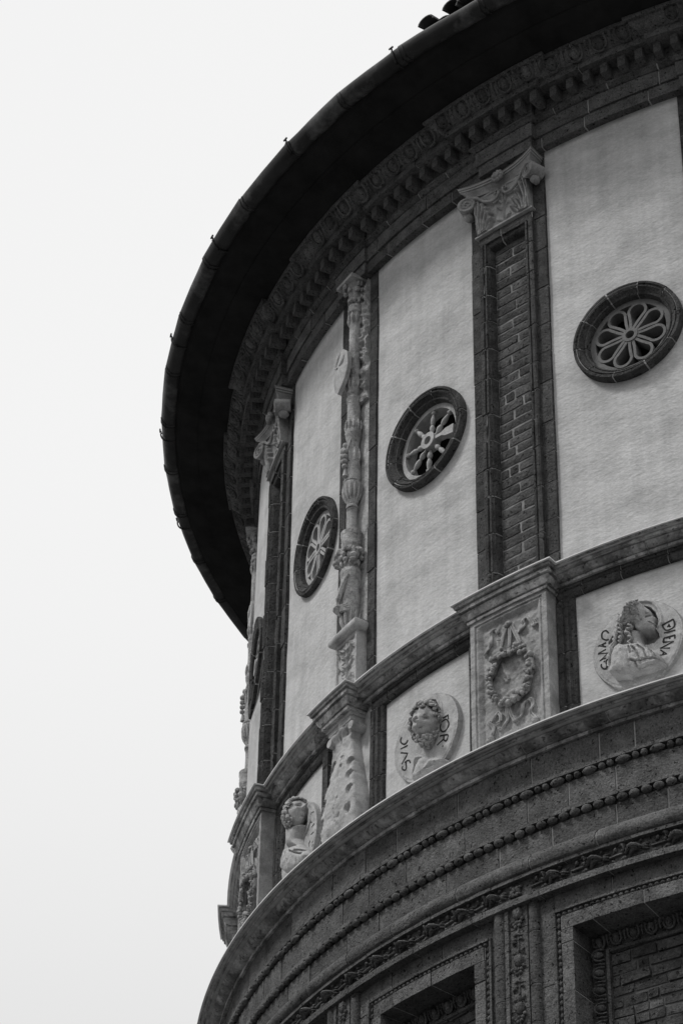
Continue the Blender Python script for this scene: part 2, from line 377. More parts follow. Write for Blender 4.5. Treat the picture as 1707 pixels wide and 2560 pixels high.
SAGE = {
'letters':[[(0.221,0.092),(0.341,0.087)],[(0.336,0.095),(0.346,0.032)],[(0.32,0.045),(0.343,0.004),(0.343,-0.036),(0.312,-0.073),(0.264,-0.072),(0.23,-0.038),(0.223,0.006),(0.244,0.048),(0.286,0.056),(0.32,0.045)],[(0.215,-0.1),(0.328,-0.141),(0.324,-0.188),(0.297,-0.198),(0.273,-0.169),(0.274,-0.123)],[(0.273,-0.163),(0.173,-0.188)],[(0.252,-0.239),(0.261,-0.243)],[(-0.359,0.177),(-0.378,0.158),(-0.37,0.119),(-0.331,0.078),(-0.293,0.072),(-0.266,0.096)],[(-0.378,0.041),(-0.266,0.032)],[(-0.374,-0.005),(-0.27,-0.062),(-0.308,-0.101),(-0.358,-0.148)],[(-0.225,-0.202),(-0.247,-0.161),(-0.285,-0.147),(-0.296,-0.176),(-0.289,-0.215),(-0.3,-0.244),(-0.334,-0.229),(-0.35,-0.201),(-0.346,-0.18)],[(-0.314,-0.143),(-0.308,-0.148)]],
'recess':[(-0.267,0.257),(-0.26,0.371),(-0.176,0.458),(-0.056,0.484),(0.075,0.45),(0.153,0.401),(0.195,0.312),(0.208,0.211),(0.193,0.125),(0.15,0.042),(0.1,-0.02),(-0.176,0.016),(-0.229,0.072)],
'halo':[(0.174,0.378),(0.222,0.271),(0.232,0.189),(0.217,0.103),(0.171,0.022)],
'head':[(-0.069,0.247),(-0.025,0.294),(0.068,0.257),(0.173,0.191),(0.207,0.104),(0.213,0.002),(0.185,-0.071),(0.191,-0.161),(0.156,-0.247),(0.08,-0.243),(0.002,-0.186),(-0.041,-0.118),(-0.077,-0.042),(-0.084,0.067)],
'beard':[(-0.011,-0.084),(0.025,-0.062),(0.102,-0.09),(0.178,-0.14),(0.205,-0.206),(0.177,-0.266),(0.101,-0.262),(0.024,-0.206)],
'hair':[(-0.165,0.356),(-0.098,0.404),(0.004,0.415),(0.118,0.384),(0.202,0.335),(0.229,0.256),(0.215,0.17),(0.117,0.214),(0.018,0.242),(-0.062,0.237),(-0.142,0.297)],
'sidehair':[(-0.173,0.334),(-0.106,0.293),(-0.088,0.219),(-0.129,0.123),(-0.151,0.052),(-0.181,0.185)],
'body':[(-0.128,-0.476),(-0.084,-0.309),(-0.07,-0.23),(-0.084,-0.154),(0.016,-0.234),(0.114,-0.352),(0.183,-0.346),(0.292,-0.411),(0.284,-0.447),(0.209,-0.495),(0.029,-0.543),(-0.099,-0.502)],
'holes':[[(-0.003,0.174),(0.005,0.163)],[(0.078,0.102),(0.103,0.095)],[(0.137,-0.01),(0.151,-0.005)],[(-0.014,0.028),(-0.007,0.021)],[(0.071,0.021),(0.082,0.01)],[(0.064,-0.042),(0.074,-0.05)],[(0.025,0.01),(0.032,-0.002)],[(0.14,-0.124),(0.154,-0.137)],[(0.113,-0.035),(0.123,-0.034)]],
'folds':[[(-0.027,-0.287),(-0.084,-0.338),(-0.106,-0.412)],[(0.183,-0.437),(0.113,-0.465),(0.001,-0.483)],[(0.209,-0.495),(0.085,-0.508)]],
}
YOUTH = {
'letters':[[(0.406,0.189),(0.349,0.211),(0.313,0.189),(0.316,0.135),(0.336,0.094),(0.364,0.09)],[(0.422,0.036),(0.349,0.03)],[(0.413,-0.061),(0.339,-0.053)],[(0.319,-0.117),(0.292,-0.138),(0.298,-0.177)],[(0.395,-0.162),(0.368,-0.171)],[(0.401,-0.204),(0.375,-0.222)]],
'recess':[(0.088,0.501),(0.182,0.447),(0.226,0.348),(0.241,0.252),(0.236,0.159),(0.201,0.093),(0.114,0.056),(0.056,0.003),(-0.029,0.031),(-0.333,0.245),(-0.36,0.604)],
'halo':[(0.232,0.412),(0.28,0.311),(0.295,0.216),(0.29,0.122),(0.255,0.056),(0.17,0.018)],
'face':[(0.042,0.43),(0.135,0.39),(0.238,0.295),(0.29,0.227),(0.335,0.175),(0.321,0.163),(0.263,0.194),(0.284,0.158),(0.246,0.151),(0.254,0.099),(0.17,0.138),(0.002,0.24),(-0.065,0.309),(-0.081,0.386),(0.034,0.386)],
'hair':[(-0.215,0.37),(-0.199,0.458),(-0.125,0.502),(-0.018,0.512),(0.13,0.444),(0.271,0.367),(0.348,0.319),(0.283,0.311),(0.174,0.365),(0.112,0.406),(0.05,0.418),(0.012,0.373),(-0.095,0.387),(-0.108,0.336),(-0.098,0.282),(-0.134,0.167),(-0.163,0.272)],
'neck':[(-0.09,0.316),(0.187,0.135),(0.152,0.074),(0.126,0.008),(0.182,-0.105),(0.302,-0.206),(-0.146,0.04),(-0.122,0.151)],
'body':[(-0.144,0.041),(0.184,-0.099),(0.342,-0.236),(0.467,-0.376),(0.406,-0.412),(0.278,-0.411),(0.142,-0.373),(-0.12,-0.282),(-0.25,-0.161),(-0.195,-0.001)],
'eye':[[(0.16,0.307),(0.22,0.282)],[(0.135,0.22),(0.204,0.224),(0.263,0.197)]],
'folds':[[(0.035,-0.105),(0.191,-0.217),(0.346,-0.314)],[(0.179,-0.182),(0.354,-0.276)],[(-0.049,-0.085),(0.011,-0.215)]],
}
WREATH = {
'ring':[(-0.042,0.314),(0.027,0.288),(0.113,0.302),(0.202,0.221),(0.26,0.141),(0.28,0.055),(0.274,-0.019),(0.246,-0.082),(0.229,-0.143),(0.22,-0.207),(0.167,-0.221),(0.121,-0.238),(0.067,-0.258),(0.006,-0.253),(-0.072,-0.24),(-0.117,-0.173),(-0.163,-0.106),(-0.185,-0.034),(-0.2,0.026),(-0.202,0.112),(-0.157,0.152),(-0.14,0.206),(-0.107,0.267),(-0.074,0.298)],
'bands':[[(0.005,0.61),(-0.037,0.521),(-0.064,0.401)],[(0.036,0.588),(0.04,0.468),(0.03,0.364)],[(0.06,0.592),(0.118,0.447),(0.154,0.352)],[(0.06,0.607),(0.104,0.5),(0.174,0.498),(0.198,0.542),(0.192,0.592),(0.239,0.617),(0.275,0.56),(0.303,0.492),(0.341,0.491),(0.339,0.546)],[(-0.004,0.591),(-0.054,0.497),(-0.101,0.513)],[(-0.1,0.582),(-0.115,0.629),(-0.163,0.645),(-0.188,0.595),(-0.182,0.513),(-0.216,0.459),(-0.261,0.411)],[(-0.014,-0.275),(-0.014,-0.396),(-0.031,-0.463),(-0.079,-0.502),(-0.117,-0.484)],[(-0.121,-0.302),(-0.083,-0.357),(-0.088,-0.415),(-0.131,-0.41)],[(0.012,-0.295),(0.032,-0.402),(0.076,-0.482),(0.138,-0.449),(0.171,-0.344),(0.217,-0.32),(0.255,-0.329),(0.267,-0.409),(0.243,-0.466),(0.299,-0.557)],[(-0.121,-0.302),(-0.178,-0.359),(-0.234,-0.37),(-0.187,-0.43),(-0.181,-0.507),(-0.234,-0.558)]],
'knots':[(0.021,0.627),(0.001,-0.282),(0.309,-0.576),(-0.217,-0.568)],
'line':[[(-0.068,0.232),(-0.047,0.129),(-0.057,0.057),(-0.019,0.0)],[(-0.032,0.106),(0.001,0.026)]],
'frame':[(-0.445,0.859),(0.447,0.835),(-0.416,-0.608),(0.464,-0.65)],
'field':[(-0.285,0.686),(0.362,0.669),(-0.291,-0.599),(0.357,-0.597)],
}
CONSOLE = {
'right':[(0.331,0.759),(0.321,0.623),(0.259,0.517),(0.317,0.255),(0.387,-0.027),(0.441,-0.245),(0.451,-0.42),(0.447,-0.545),(0.336,-0.544),(0.249,-0.564)],
'left':[(-0.086,0.711),(-0.081,0.575),(-0.12,0.464),(-0.103,0.375),(-0.03,0.297),(-0.126,0.248),(-0.052,0.126),(-0.164,0.094),(-0.059,-0.07),(-0.185,-0.102),(-0.107,-0.284),(-0.202,-0.384),(-0.176,-0.501)],
'holes':[(0.277,0.227),(0.313,0.05),(0.343,-0.139),(0.34,-0.359),(0.156,-0.538),(-0.071,-0.54)],
'marks':[[(0.215,0.624),(0.209,0.583)],[(0.081,0.614),(0.09,0.537)],[(0.157,0.34),(0.097,0.313),(0.125,0.297)],[(0.105,0.291),(0.099,0.033)],[(0.153,0.237),(0.147,0.214)],[(0.145,-0.157),(0.134,-0.237),(0.088,-0.245)],[(0.103,-0.305),(0.14,-0.427)],[(0.196,-0.356),(0.171,-0.385)],[(0.044,-0.536),(0.15,-0.551)]],
}

# ================================================================ THE APSE
A_PIL = [-1.07, -0.483]                 # brick-filled pilasters with pedestals
A_CAN = [-1.345, -0.789, -0.1795]       # candelabrum columns with scroll consoles
OCULI = [-1.20, -0.9035, -0.6339, -0.3126, -0.026]
UL, UR = -16.6, 2.6                     # detailed part of the wall
rnd = random.Random(5)

g = MB(); g.grid([[(-900, y, 0) for y in (-900, 900)], [(900, y, 0) for y in (-900, 900)]])
obj('ground', g, 'paving', mp=lambda u, v, n: (u, v, 0.0), kind='structure')

apse = thing('church_apse', 'round church apse with pale plaster, dark terracotta bands, carved pilasters and round windows', 'church')

# ---- plastered drum, real openings behind the round windows
w = MB()
us = list(np.arange(UL, UR+0.01, 0.064)); vs_ = list(np.arange(14.20, 22.40, 0.064))
U, V = np.meshgrid(us, vs_)
N = (vnoise(U, V, 0.9, 3)-0.5)*0.014+(vnoise(U, V, 3.1, 4)-0.5)*0.007
BULGE = lambda a: .065*np.clip((-1.10-a)/.12, 0, 1)**2*(3-2*np.clip((-1.10-a)/.12, 0, 1))   # the drum swells a little at the far side
N = N+BULGE(U/RAD)
rows = [[(U[i, j], V[i, j], N[i, j]) for j in range(len(us))] for i in range(len(vs_))]
w.grid(rows)
cen = [(a*RAD, 19.0) for a in OCULI]; nf = []; nu = len(us)
MEDALS = [(-.3235, 15.24), (-.632, 15.30), (-.923, 15.30)]
for f in w.f:
    cu = (w.v[f[0]][0]+w.v[f[2]][0])/2; cv = (w.v[f[0]][1]+w.v[f[2]][1])/2
    if any((cu-x)**2+(cv-y)**2 < 0.50**2 for x, y in cen): continue
    if any((cu-a_*RAD)**2+(cv-y)**2 < 0.405**2 for a_, y in MEDALS): continue
    if 16.42 < cv < 21.15 and any(abs(cu-c*RAD) < 0.29 for c in A_PIL): continue
    nf.append(f)
w.f = nf; w.m = [0]*len(nf)
w.grid([[(UR+(2*PI*RAD-(UR-UL))*i/60, v, 0) for i in range(61)] for v in (14.2, 22.4)])
obj('drum_wall', w, 'plaster', apse, sharp=60)
w = MB()
w.grid([[(2*PI*RAD*i/90, v, n) for i in range(90)] for v, n in ((-1.6, -.16), (14.2, -.16))], cu=True)
w.grid([[(2*PI*RAD*i/90, v, n) for i in range(90)] for v, n in ((9.0, .0), (9.0, .25), (-1.6, .25))], cu=True)
obj('lower_wall', w, 'terra', apse)

# ---- eave, gutter, roof
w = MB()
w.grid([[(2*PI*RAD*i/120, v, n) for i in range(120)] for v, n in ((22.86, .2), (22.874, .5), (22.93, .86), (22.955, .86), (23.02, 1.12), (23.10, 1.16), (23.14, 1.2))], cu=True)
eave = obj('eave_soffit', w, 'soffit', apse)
w = MB()
w.grid([[(2*PI*RAD*i/120, 23.14+k*0.36, 1.2-k) for i in range(120)] for k in (0, 2, 4, 6, 8, 9.19)], cu=True)
roof = obj('roof', w, 'tile', apse)
t = MB()
def tile(a, n0, v0, ln=0.42, r=0.085, s=0.34):
    rows = []
    for k in (0, 1):
        for rr in (r, r-0.014):
            pass
    out_, in_ = [], []
    for j in range(9):
        q = PI*j/8
        out_.append((math.cos(q)*r, math.sin(q)*r)); in_.append((math.cos(q)*(r-.016), math.sin(q)*(r-.016)))
    loop = out_+in_[::-1]
    for k in range(3):
        d = ln*k/2; sc = 1-0.08*k
        rows.append([(a*RAD+x*sc, v0+y*sc+d*s, n0-d) for x, y in loop])
    t.grid(rows, cu=True)
    o = len(t.v)-3*18
    t.f += [tuple((o+j, o+j+1, o+16-j, o+17-j)) for j in range(8)]; t.m += [0]*8
R = random.Random(2)
a = -2.1
while a < 0.4:
    if not (-0.50 < a < -0.30):
        tile(a, 1.16, 23.10); tile(a, 0.80, 23.24)
    a += 0.0225
for k, a in enumerate((-.484, -.466, -.449, -.431, -.413, -.395, -.377, -.359, -.341, -.323, -.306)):
    tile(a, 1.30+R.uniform(-.04, .05), 23.24+R.uniform(-.02, .05)+(0.05 if k > 1 else 0), 0.5, 0.095)
    tile(a+.009, 0.95, 23.38, 0.5, 0.09); tile(a, 1.2, 23.30, .4, .09)
obj('roof_tiles', t, 'tile', roof)

gt = MB()
prof = []
for k in range(13):
    q = PI*k/12; prof.append((1.215+0.11*math.cos(q), 23.185-0.118*math.sin(q)))
prof = [(1.325-.012, 23.20), (1.333, 23.205), (1.336, 23.19)]+prof[1:]+[(1.09, 23.19)]+[(1.215-0.10*math.cos(PI*k/8), 23.19-0.105*math.sin(PI*k/8)) for k in range(9)]
R = random.Random(11); a = -2.2
seams = []
while a < 0.45:
    b = a+0.105+R.uniform(-.01, .012)
    d0, d1 = R.uniform(-.007, .007), R.uniform(-.007, .007)
    gt.grid([[(q*RAD, p[1]+dd*0.7, p[0]+dd-(.008 if (q-a)/(b-a) > .2 and (q-a)/(b-a) < .8 else 0)) for p in prof] for q, dd in ((a, d0), ((3*a+b)/4, d0), ((a+b)/2, (d0+d1)/2), ((a+3*b)/4, d1), (b, d1))])
    seams.append(b); a = b
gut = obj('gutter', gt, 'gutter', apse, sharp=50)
sm = None
for b in seams:
    if not -1.75 < b < -.2: continue
    if sm is None:
        w = MB()
        for da in (0, .006):
            w.tube([(da*RAD, 23.19-0.125*math.sin(PI*k/12), 1.215+0.117*math.cos(PI*k/12)) for k in range(13)], 0.008, 6)
        sm = obj('gutter_seam', w, 'gutter', gut)
    else: sm = dup(sm, 0)
    sm.rotation_euler[2] = b
hk = None
for a in (-.537, -.730, -.923, -1.116, -1.309, -1.502, -.344):
    h = MB()
    h.ribbon([(x, y) for x, y in ((0, 0), (0, 0.001))], .03, 0, .001)
    h = MB()
    h.tube([(0, 23.19-0.13*math.sin(PI*k/14), 1.215+0.124*math.cos(PI*k/14)) for k in range(15)], 0.011, 6)
    h.tube([(0, 23.19, 1.33), (0, 23.225, 1.34), (0, 23.235, 1.352)], 0.010, 6)
    h.tube([(-.025, 23.235, 1.35), (.025, 23.24, 1.35)], 0.011, 6)
    hk = obj('gutter_bracket', h, 'gutter', gut) if hk is None else dup(hk, 0)
    hk.rotation_euler[2] = a

# ---- entablature
def e_at(a):
    for c in A_PIL:
        if abs(a-(c+.010)) < 0.068: return 0.065
    for c in A_CAN:
        if abs(a-c) < 0.052: return 0.035
    return 0.0
P_F1 = [(-.03, 22.02), (.09, 22.02), (.09, 22.175), (-.03, 22.175)]
P_F2 = [(-.03, 22.178), (.112, 22.178), (.112, 22.375), (.10, 22.385), (-.03, 22.385)]
P_FC = [(-.03, 22.388), (.118, 22.388), (.135, 22.40), (.155, 22.425), (.163, 22.428), (.163, 22.45), (-.03, 22.45)]
P_DB = [(-.03, 22.45), (.145, 22.45), (.145, 22.63), (-.03, 22.63)]
P_SL = [(-.03, 22.625), (.335, 22.625), (.342, 22.64), (.342, 22.712), (-.03, 22.712)]
P_OV = [(-.03, 22.714), (.35, 22.714), (.39, 22.73), (.43, 22.76), (.455, 22.80), (.46, 22.825), (-.03, 22.825)]
P_TF = [(-.03, 22.827), (.495, 22.827), (.505, 22.845), (.505, 22.873), (-.03, 22.873)]
w = MB()
w.blocks(P_F1, 'u', UL, UR, 0.62, seed=1); w.blocks(P_F2, 'u', UL, UR, 0.70, seed=2); w.blocks(P_FC, 'u', UL, UR, 0.55, seed=3)
w.blocks(P_DB, 'u', UL, UR, 0.9, seed=4, gap=.006); w.blocks(P_SL, 'u', UL, UR, 0.8, seed=5, gap=.008)
w.blocks(P_OV, 'u', UL, UR, 0.54, seed=6, gap=.006); w.blocks(P_TF, 'u', UL, UR, 0.9, seed=7, gap=.008)
for c, hw, e in [(a+.010, .26, .065) for a in A_PIL]+[(a, .20, .035) for a in A_CAN]:
    for pr in (P_F1, P_F2, P_FC, P_DB, P_SL, P_OV, P_TF): w.ressaut(pr, c*RAD, hw, e)
ent = obj('entablature', w, ['terra', 'mortar'], apse)
R = random.Random(8); dent = []
for k in range(4):                                         # four slightly different dentils, repeated along the course
    w = MB(); hw_ = 0.041+R.uniform(-.004, .004)
    top, bot, n0, n1 = 22.622, 22.470+R.uniform(-.004, .008), 0.10, 0.285+R.uniform(-.008, .008)
    w.add([(-hw_, bot+.012, n0), (hw_, bot+.012, n0), (hw_, top, n0), (-hw_, top, n0),
           (-hw_, bot, n1), (hw_, bot, n1), (hw_, top, n1), (-hw_, top, n1)],
          [(0, 3, 2, 1), (4, 5, 6, 7), (0, 1, 5, 4), (1, 2, 6, 5), (2, 3, 7, 6), (3, 0, 4, 7)])
    dent.append(obj('dentil', w, 'terra', ent))
a = -0.3344-0.0247*46; used_ = 0
while a < 0.01:
    e = e_at(a); r_ = a+R.uniform(-.0005, .0005)
    o_ = dent[used_] if used_ < 4 else dup(R.choice(dent), 0)
    o_.rotation_euler[2] = r_; o_.location = (e*math.sin(a), -e*math.cos(a), R.uniform(-.003, .0)); used_ += 1
    a += 0.0247
w = MB(); a = -0.3728-0.0336*54
def egg(mb, u, vc, nc, tilt, s=1.0, along='u'):
    # egg, its shell and a dart, lying on a surface tilted by `tilt`
    ct, st = math.cos(tilt), math.sin(tilt)
    T = (lambda x, y, z: (u+x*s, vc+(y*ct-z*st)*s, nc+(y*st+z*ct)*s)) if along == 'u' else (lambda x, y, z: (u+(y*ct-z*st)*s, vc+x*s, nc+(y*st+z*ct)*s))
    b = MB(); b.ell((0, 0, .008), (.052, .078, .055), 12, 8)
    pth = [(.083*math.cos(q), .10*math.sin(q)+.015, .012) for q in [PI*0.97+PI*1.06*k/10 for k in range(11)]]
    b.tube([(-.075, .085, .016)]+pth+[(.075, .085, .016)], 0.0175, 6)
    b.tube([(.134, .085, .0), (.134, .0, .02), (.134, -.07, .012)], [.020, .013, .006], 6)
    mb.add([T(*p) for p in b.v], b.f)
while a < 0.32:
    e = e_at(a); egg(w, a*RAD, 22.772, .418+e, 0.72); a += 0.0336
obj('egg_moulding', w, 'terra', ent)

# ---- string course with breaks over pilasters and columns
P_ST = [(-.03, 16.185), (.078, 16.185), (.082, 16.214), (.066, 16.217), (.066, 16.226), (.105, 16.229), (.128, 16.248), (.146, 16.274), (.134, 16.277), (.134, 16.286), (.172, 16.289), (.176, 16.316), (.166, 16.319), (.166, 16.325), (.204, 16.328), (.212, 16.342), (-.03, 16.358)]
P_SR = [(-.22, 16.12), (.018, 16.12), (.022, 16.150), (.008, 16.153), (.008, 16.162), (.034, 16.165), (.050, 16.196), (.066, 16.236), (.054, 16.240), (.054, 16.250), (.084, 16.254), (.088, 16.290), (.078, 16.293), (.078, 16.301), (.106, 16.305), (.111, 16.338), (-.22, 16.36)]
P_LD = [(-.02, 16.352), (.228, 16.341), (.234, 16.341), (.234, 16.353), (-.02, 16.385)]
w = MB()
w.blocks(P_ST, 'u', UL, UR, 0.75, seed=21, gap=.01, jit=.005, wob=.003)
def cap_ends(c, hw): w.ressaut(P_SR, c*RAD, hw, .205, step=.05)
for c in A_PIL: cap_ends(c, .444)
for c in A_CAN: cap_ends(c, .225)
sc = obj('string_course', w, ['weather', 'mortar'], apse)
w = MB(); w.sweep(P_LD, UL, UR)
for c, hw in [(a, .444) for a in A_PIL]+[(a, .225) for a in A_CAN]:
    w.ressaut([(-.22, 16.366), (.128, 16.342), (.133, 16.342), (.133, 16.354), (-.22, 16.39)], c*RAD, hw, .205, dz=0)
obj('lead_flashing', w, 'lead', sc)

# ---- lower cornice and the terracotta bands beneath it
w = MB()
P_LC = [(-.03, 14.266), (.300, 14.266), (.304, 14.298), (.288, 14.301), (.288, 14.311), (.330, 14.314), (.356, 14.326), (.378, 14.346), (.398, 14.362), (.384, 14.365), (.384, 14.374), (.442, 14.377), (.448, 14.400), (.436, 14.402), (.436, 14.409), (.484, 14.411), (.490, 14.418), (-.03, 14.47)]
w.blocks(P_LC, 'u', UL, UR, 0.8, seed=31, gap=.009, jit=.004, wob=.003)
lc = obj('lower_cornice', w, ['weather', 'mortar'], apse)
w = MB(); w.sweep([(-.02, 14.468), (.498, 14.412), (.512, 14.411), (.512, 14.424), (-.02, 14.49)], UL, UR)
obj('lead_flashing', w, 'lead', lc)
w = MB()
def band(v0, v1, n, blk, seed, **k): w.blocks([(.05, v0), (n, v0), (n, v1), (.05, v1)], 'u', UL, UR, blk, seed=seed, **k)
band(13.965, 14.268, .272, .62, 41, var=.45, gap=.017)
band(13.928, 13.963, .306, .9, 42, gap=.008)
band(13.862, 13.926, .235, 1.5, 43)
band(13.590, 13.860, .272, .66, 44, var=.45, gap=.017)
band(13.552, 13.588, .302, 1.0, 45, gap=.008)
band(13.478, 13.550, .235, 1.5, 46)
band(13.262, 13.476, .272, .70, 47, var=.4, gap=.017)
P_TO = [(.05, 13.07), (.32, 13.07), (.352, 13.085), (.372, 13.12), (.372, 13.155), (.352, 13.20), (.315, 13.24), (.282, 13.26), (.05, 13.26)]
w.blocks(P_TO, 'u', UL, UR, .72, seed=48)
band(13.034, 13.068, .336, .8, 49, gap=.008)
band(12.862, 13.032, .283, .46, 50, gap=.007)
w.blocks([(.05, 12.79), (.335, 12.79), (.335, 12.852), (.318, 12.86), (.05, 12.86)], 'u', UL, UR, .8, seed=51, gap=.010)
bands = obj('terracotta_bands', w, ['terra', 'mortar'], apse)
w = MB(); u = UL; k = 0; R = random.Random(3)
while u < UR:                                              # bead and reel
    if k % 3 == 0: L_, r = .150, .036
    else: L_, r = .068, .032
    w.ell((u+L_/2, 13.892+R.uniform(-.003, .003), .285), (L_/2*0.94, r, r*1.15), 9, 7, lump=.05, rnd=R)
    u += L_+.012; k += 1
u = UL
while u < UR:                                              # plain pearls
    w.ell((u+.05, 13.512+R.uniform(-.003, .003), .290), (.049, .037, .042), 9, 7, lump=.05, rnd=R); u += .1135
obj('bead_moulding', w, 'terra', bands)
# carved frieze of buds
bud = MB()
def leaf(mb, a, b, w_, n, h, bend=0.0, seg=8):
    (x0, y0), (x1, y1) = a, b; dx, dy = x1-x0, y1-y0; pts = []; rr = []
    for k in range(6):
        t_ = k/5; o = bend*math.sin(PI*t_)
        pts.append((x0+dx*t_-dy*o, y0+dy*t_+dx*o, n+h*math.sin(PI*min(1, t_*0.9+.1)))); rr.append(max(.003, w_*math.sin(PI*(0.12+0.82*t_))))
    mb.tube(pts, rr, seg)
leaf(bud, (.11, .0), (-.03, .055), .017, .285, .022, .15); leaf(bud, (.11, .0), (-.05, .025), .017, .285, .035, .1)
leaf(bud, (.11, .0), (-.045, -.022), .021, .285, .042, -.1); leaf(bud, (.10, -.01), (-.01, -.060), .017, .285, .025, -.15)
leaf(bud, (.10, .005), (.175, .022), .010, .285, .012); leaf(bud, (.10, -.002), (.178, -.008), .012, .285, .014); leaf(bud, (.10, -.01), (.17, -.03), .009, .285, .012)
bud.tube([(-.03, -.01, .292), (-.10, -.012, .292), (-.185, -.014, .288)], .010, 6)
leaf(bud, (-.055, .01), (-.11, .06), .013, .283, .018, -.5); leaf(bud, (-.13, .065), (-.155, .02), .012, .283, .015, .4)
leaf(bud, (-.05, -.03), (-.105, -.065), .013, .283, .018, .5); leaf(bud, (-.12, -.06), (-.165, -.035), .010, .283, .012, .3)
leaf(bud, (.09, .045), (.115, .068), .011, .283, .012); leaf(bud, (.10, -.045), (.125, -.065), .010, .283, .012)
bud.ell((-.045, .058, .292), .015, 7, 5); bud.ell((-.058, .0, .305), .013, 7, 5); bud.ell((-.035, -.058, .295), .015, 7, 5)
w = MB()
STR = [-.4767-.5585, -.4767-.274, -.4767, -.1735]
a = -2.0
flo = [-.2806, -.3294, -.3752, -.4257, -.5039, -.5474, -.5904, -.6379, -.6799, -.7264]+[-.7750-.0465*k for k in range(27)]+[-.235, -.19, -.145, -.1, -.05, 0, .05, .1, .15, .2]
for a in flo:
    w.add([(p[0]*1.04+a*RAD-.02, p[1]*1.12+12.949, .283+(p[2]-.283)*1.6+R.uniform(-.003, .003)) for p in bud.v], bud.f)
for k in range(6):                                        # rosette over the window strip
    q = k*PI/3; c0 = (-.4733*RAD, 12.949)
    w.ell((c0[0]+.034*math.cos(q), c0[1]+.034*math.sin(q), .292), (.024, .024, .018), 8, 5)
w.ell((-.4733*RAD, 12.949, .305), .018, 8, 6)
for q in (.5, 2.2, 3.8, 5.6): leaf(w, (c0[0]+.04*math.cos(q), c0[1]+.04*math.sin(q)), (c0[0]+.085*math.cos(q), c0[1]+.075*math.sin(q)), .016, .283, .015)
obj('bud_frieze', w, 'terra', bands)

# ---- blind windows and the moulded strips between them
VB = 9.0
UA, UB, UE = -.4767*RAD, -.4767*RAD-2.19, -.4767*RAD+2.427
def strip(uc):
    b = MB(); n = .25
    for s_, c_, r_ in ((-1, -.157, .068), (1, .192, .055)):
        pr = [(uc+c_+r_*math.cos(q), .245+r_*1.05*math.sin(q)) for q in [PI-PI*k/8 for k in range(9)]]
        b.blocks([(pr[0][0], .1)]+pr+[(pr[-1][0], .1)], 'v', VB, 12.79, .42, seed=int(60+uc*7) % 97+s_, gap=.012)
    for x0, x1 in ((-.088, -.050), (.137, .136)):
        if x1 > x0: b.blocks([(uc+x0, .1), (uc+x0, .305), (uc+x1, .305), (uc+x1, .1)], 'v', VB, 12.79, .47, seed=70, gap=.008)
    b.blocks([(uc-.052, .1), (uc-.052, .283), (uc+.138, .283), (uc+.138, .1)], 'v', VB, 12.86, .46, seed=71, gap=.008)
    s = obj('carved_strip', b, ['terra', 'mortar'], apse)
    f = MB(); v = 12.72; R = random.Random(int(uc*10) & 255)
    while v > VB+.3:
        c = uc+.045
        f.tube([(c, v+.10, .287), (c, v-.36, .287)], .011, 6)
        f.ell((c, v, .292), (.046, .062, .034), 10, 7); f.ell((c-.022, v+.005, .305), (.018, .05, .022), 8, 6); f.ell((c+.022, v+.005, .305), (.018, .05, .022), 8, 6)
        for x, y in ((-.062, -.075), (-.035, -.10), (-.004, -.083), (.03, -.088), (.052, -.062), (-.018, -.125), (.02, -.118)):
            f.ell((c+x, v+y, .298), .0175, 8, 6)
        for x, y, x2, y2, bd in ((-.03, .07, -.065, .095, 0), (.03, .07, .05, .115, 0), (0, .06, 0, .12, 0), (-.008, -.16, -.058, -.195, .4), (.008, -.15, .05, -.21, -.5), (-.01, -.24, -.06, -.215, .4), (-.02, -.27, -.062, -.29, -.3), (.012, -.25, .045, -.27, .3)):
            leaf(f, (c+x, v+y), (c+x2, v+y2), .013, .283, .018, bd)
        v -= .457
    obj('fruit_garland', f, 'terra', s)
    return s
for uc in (UA, UB, UE): strip(uc)
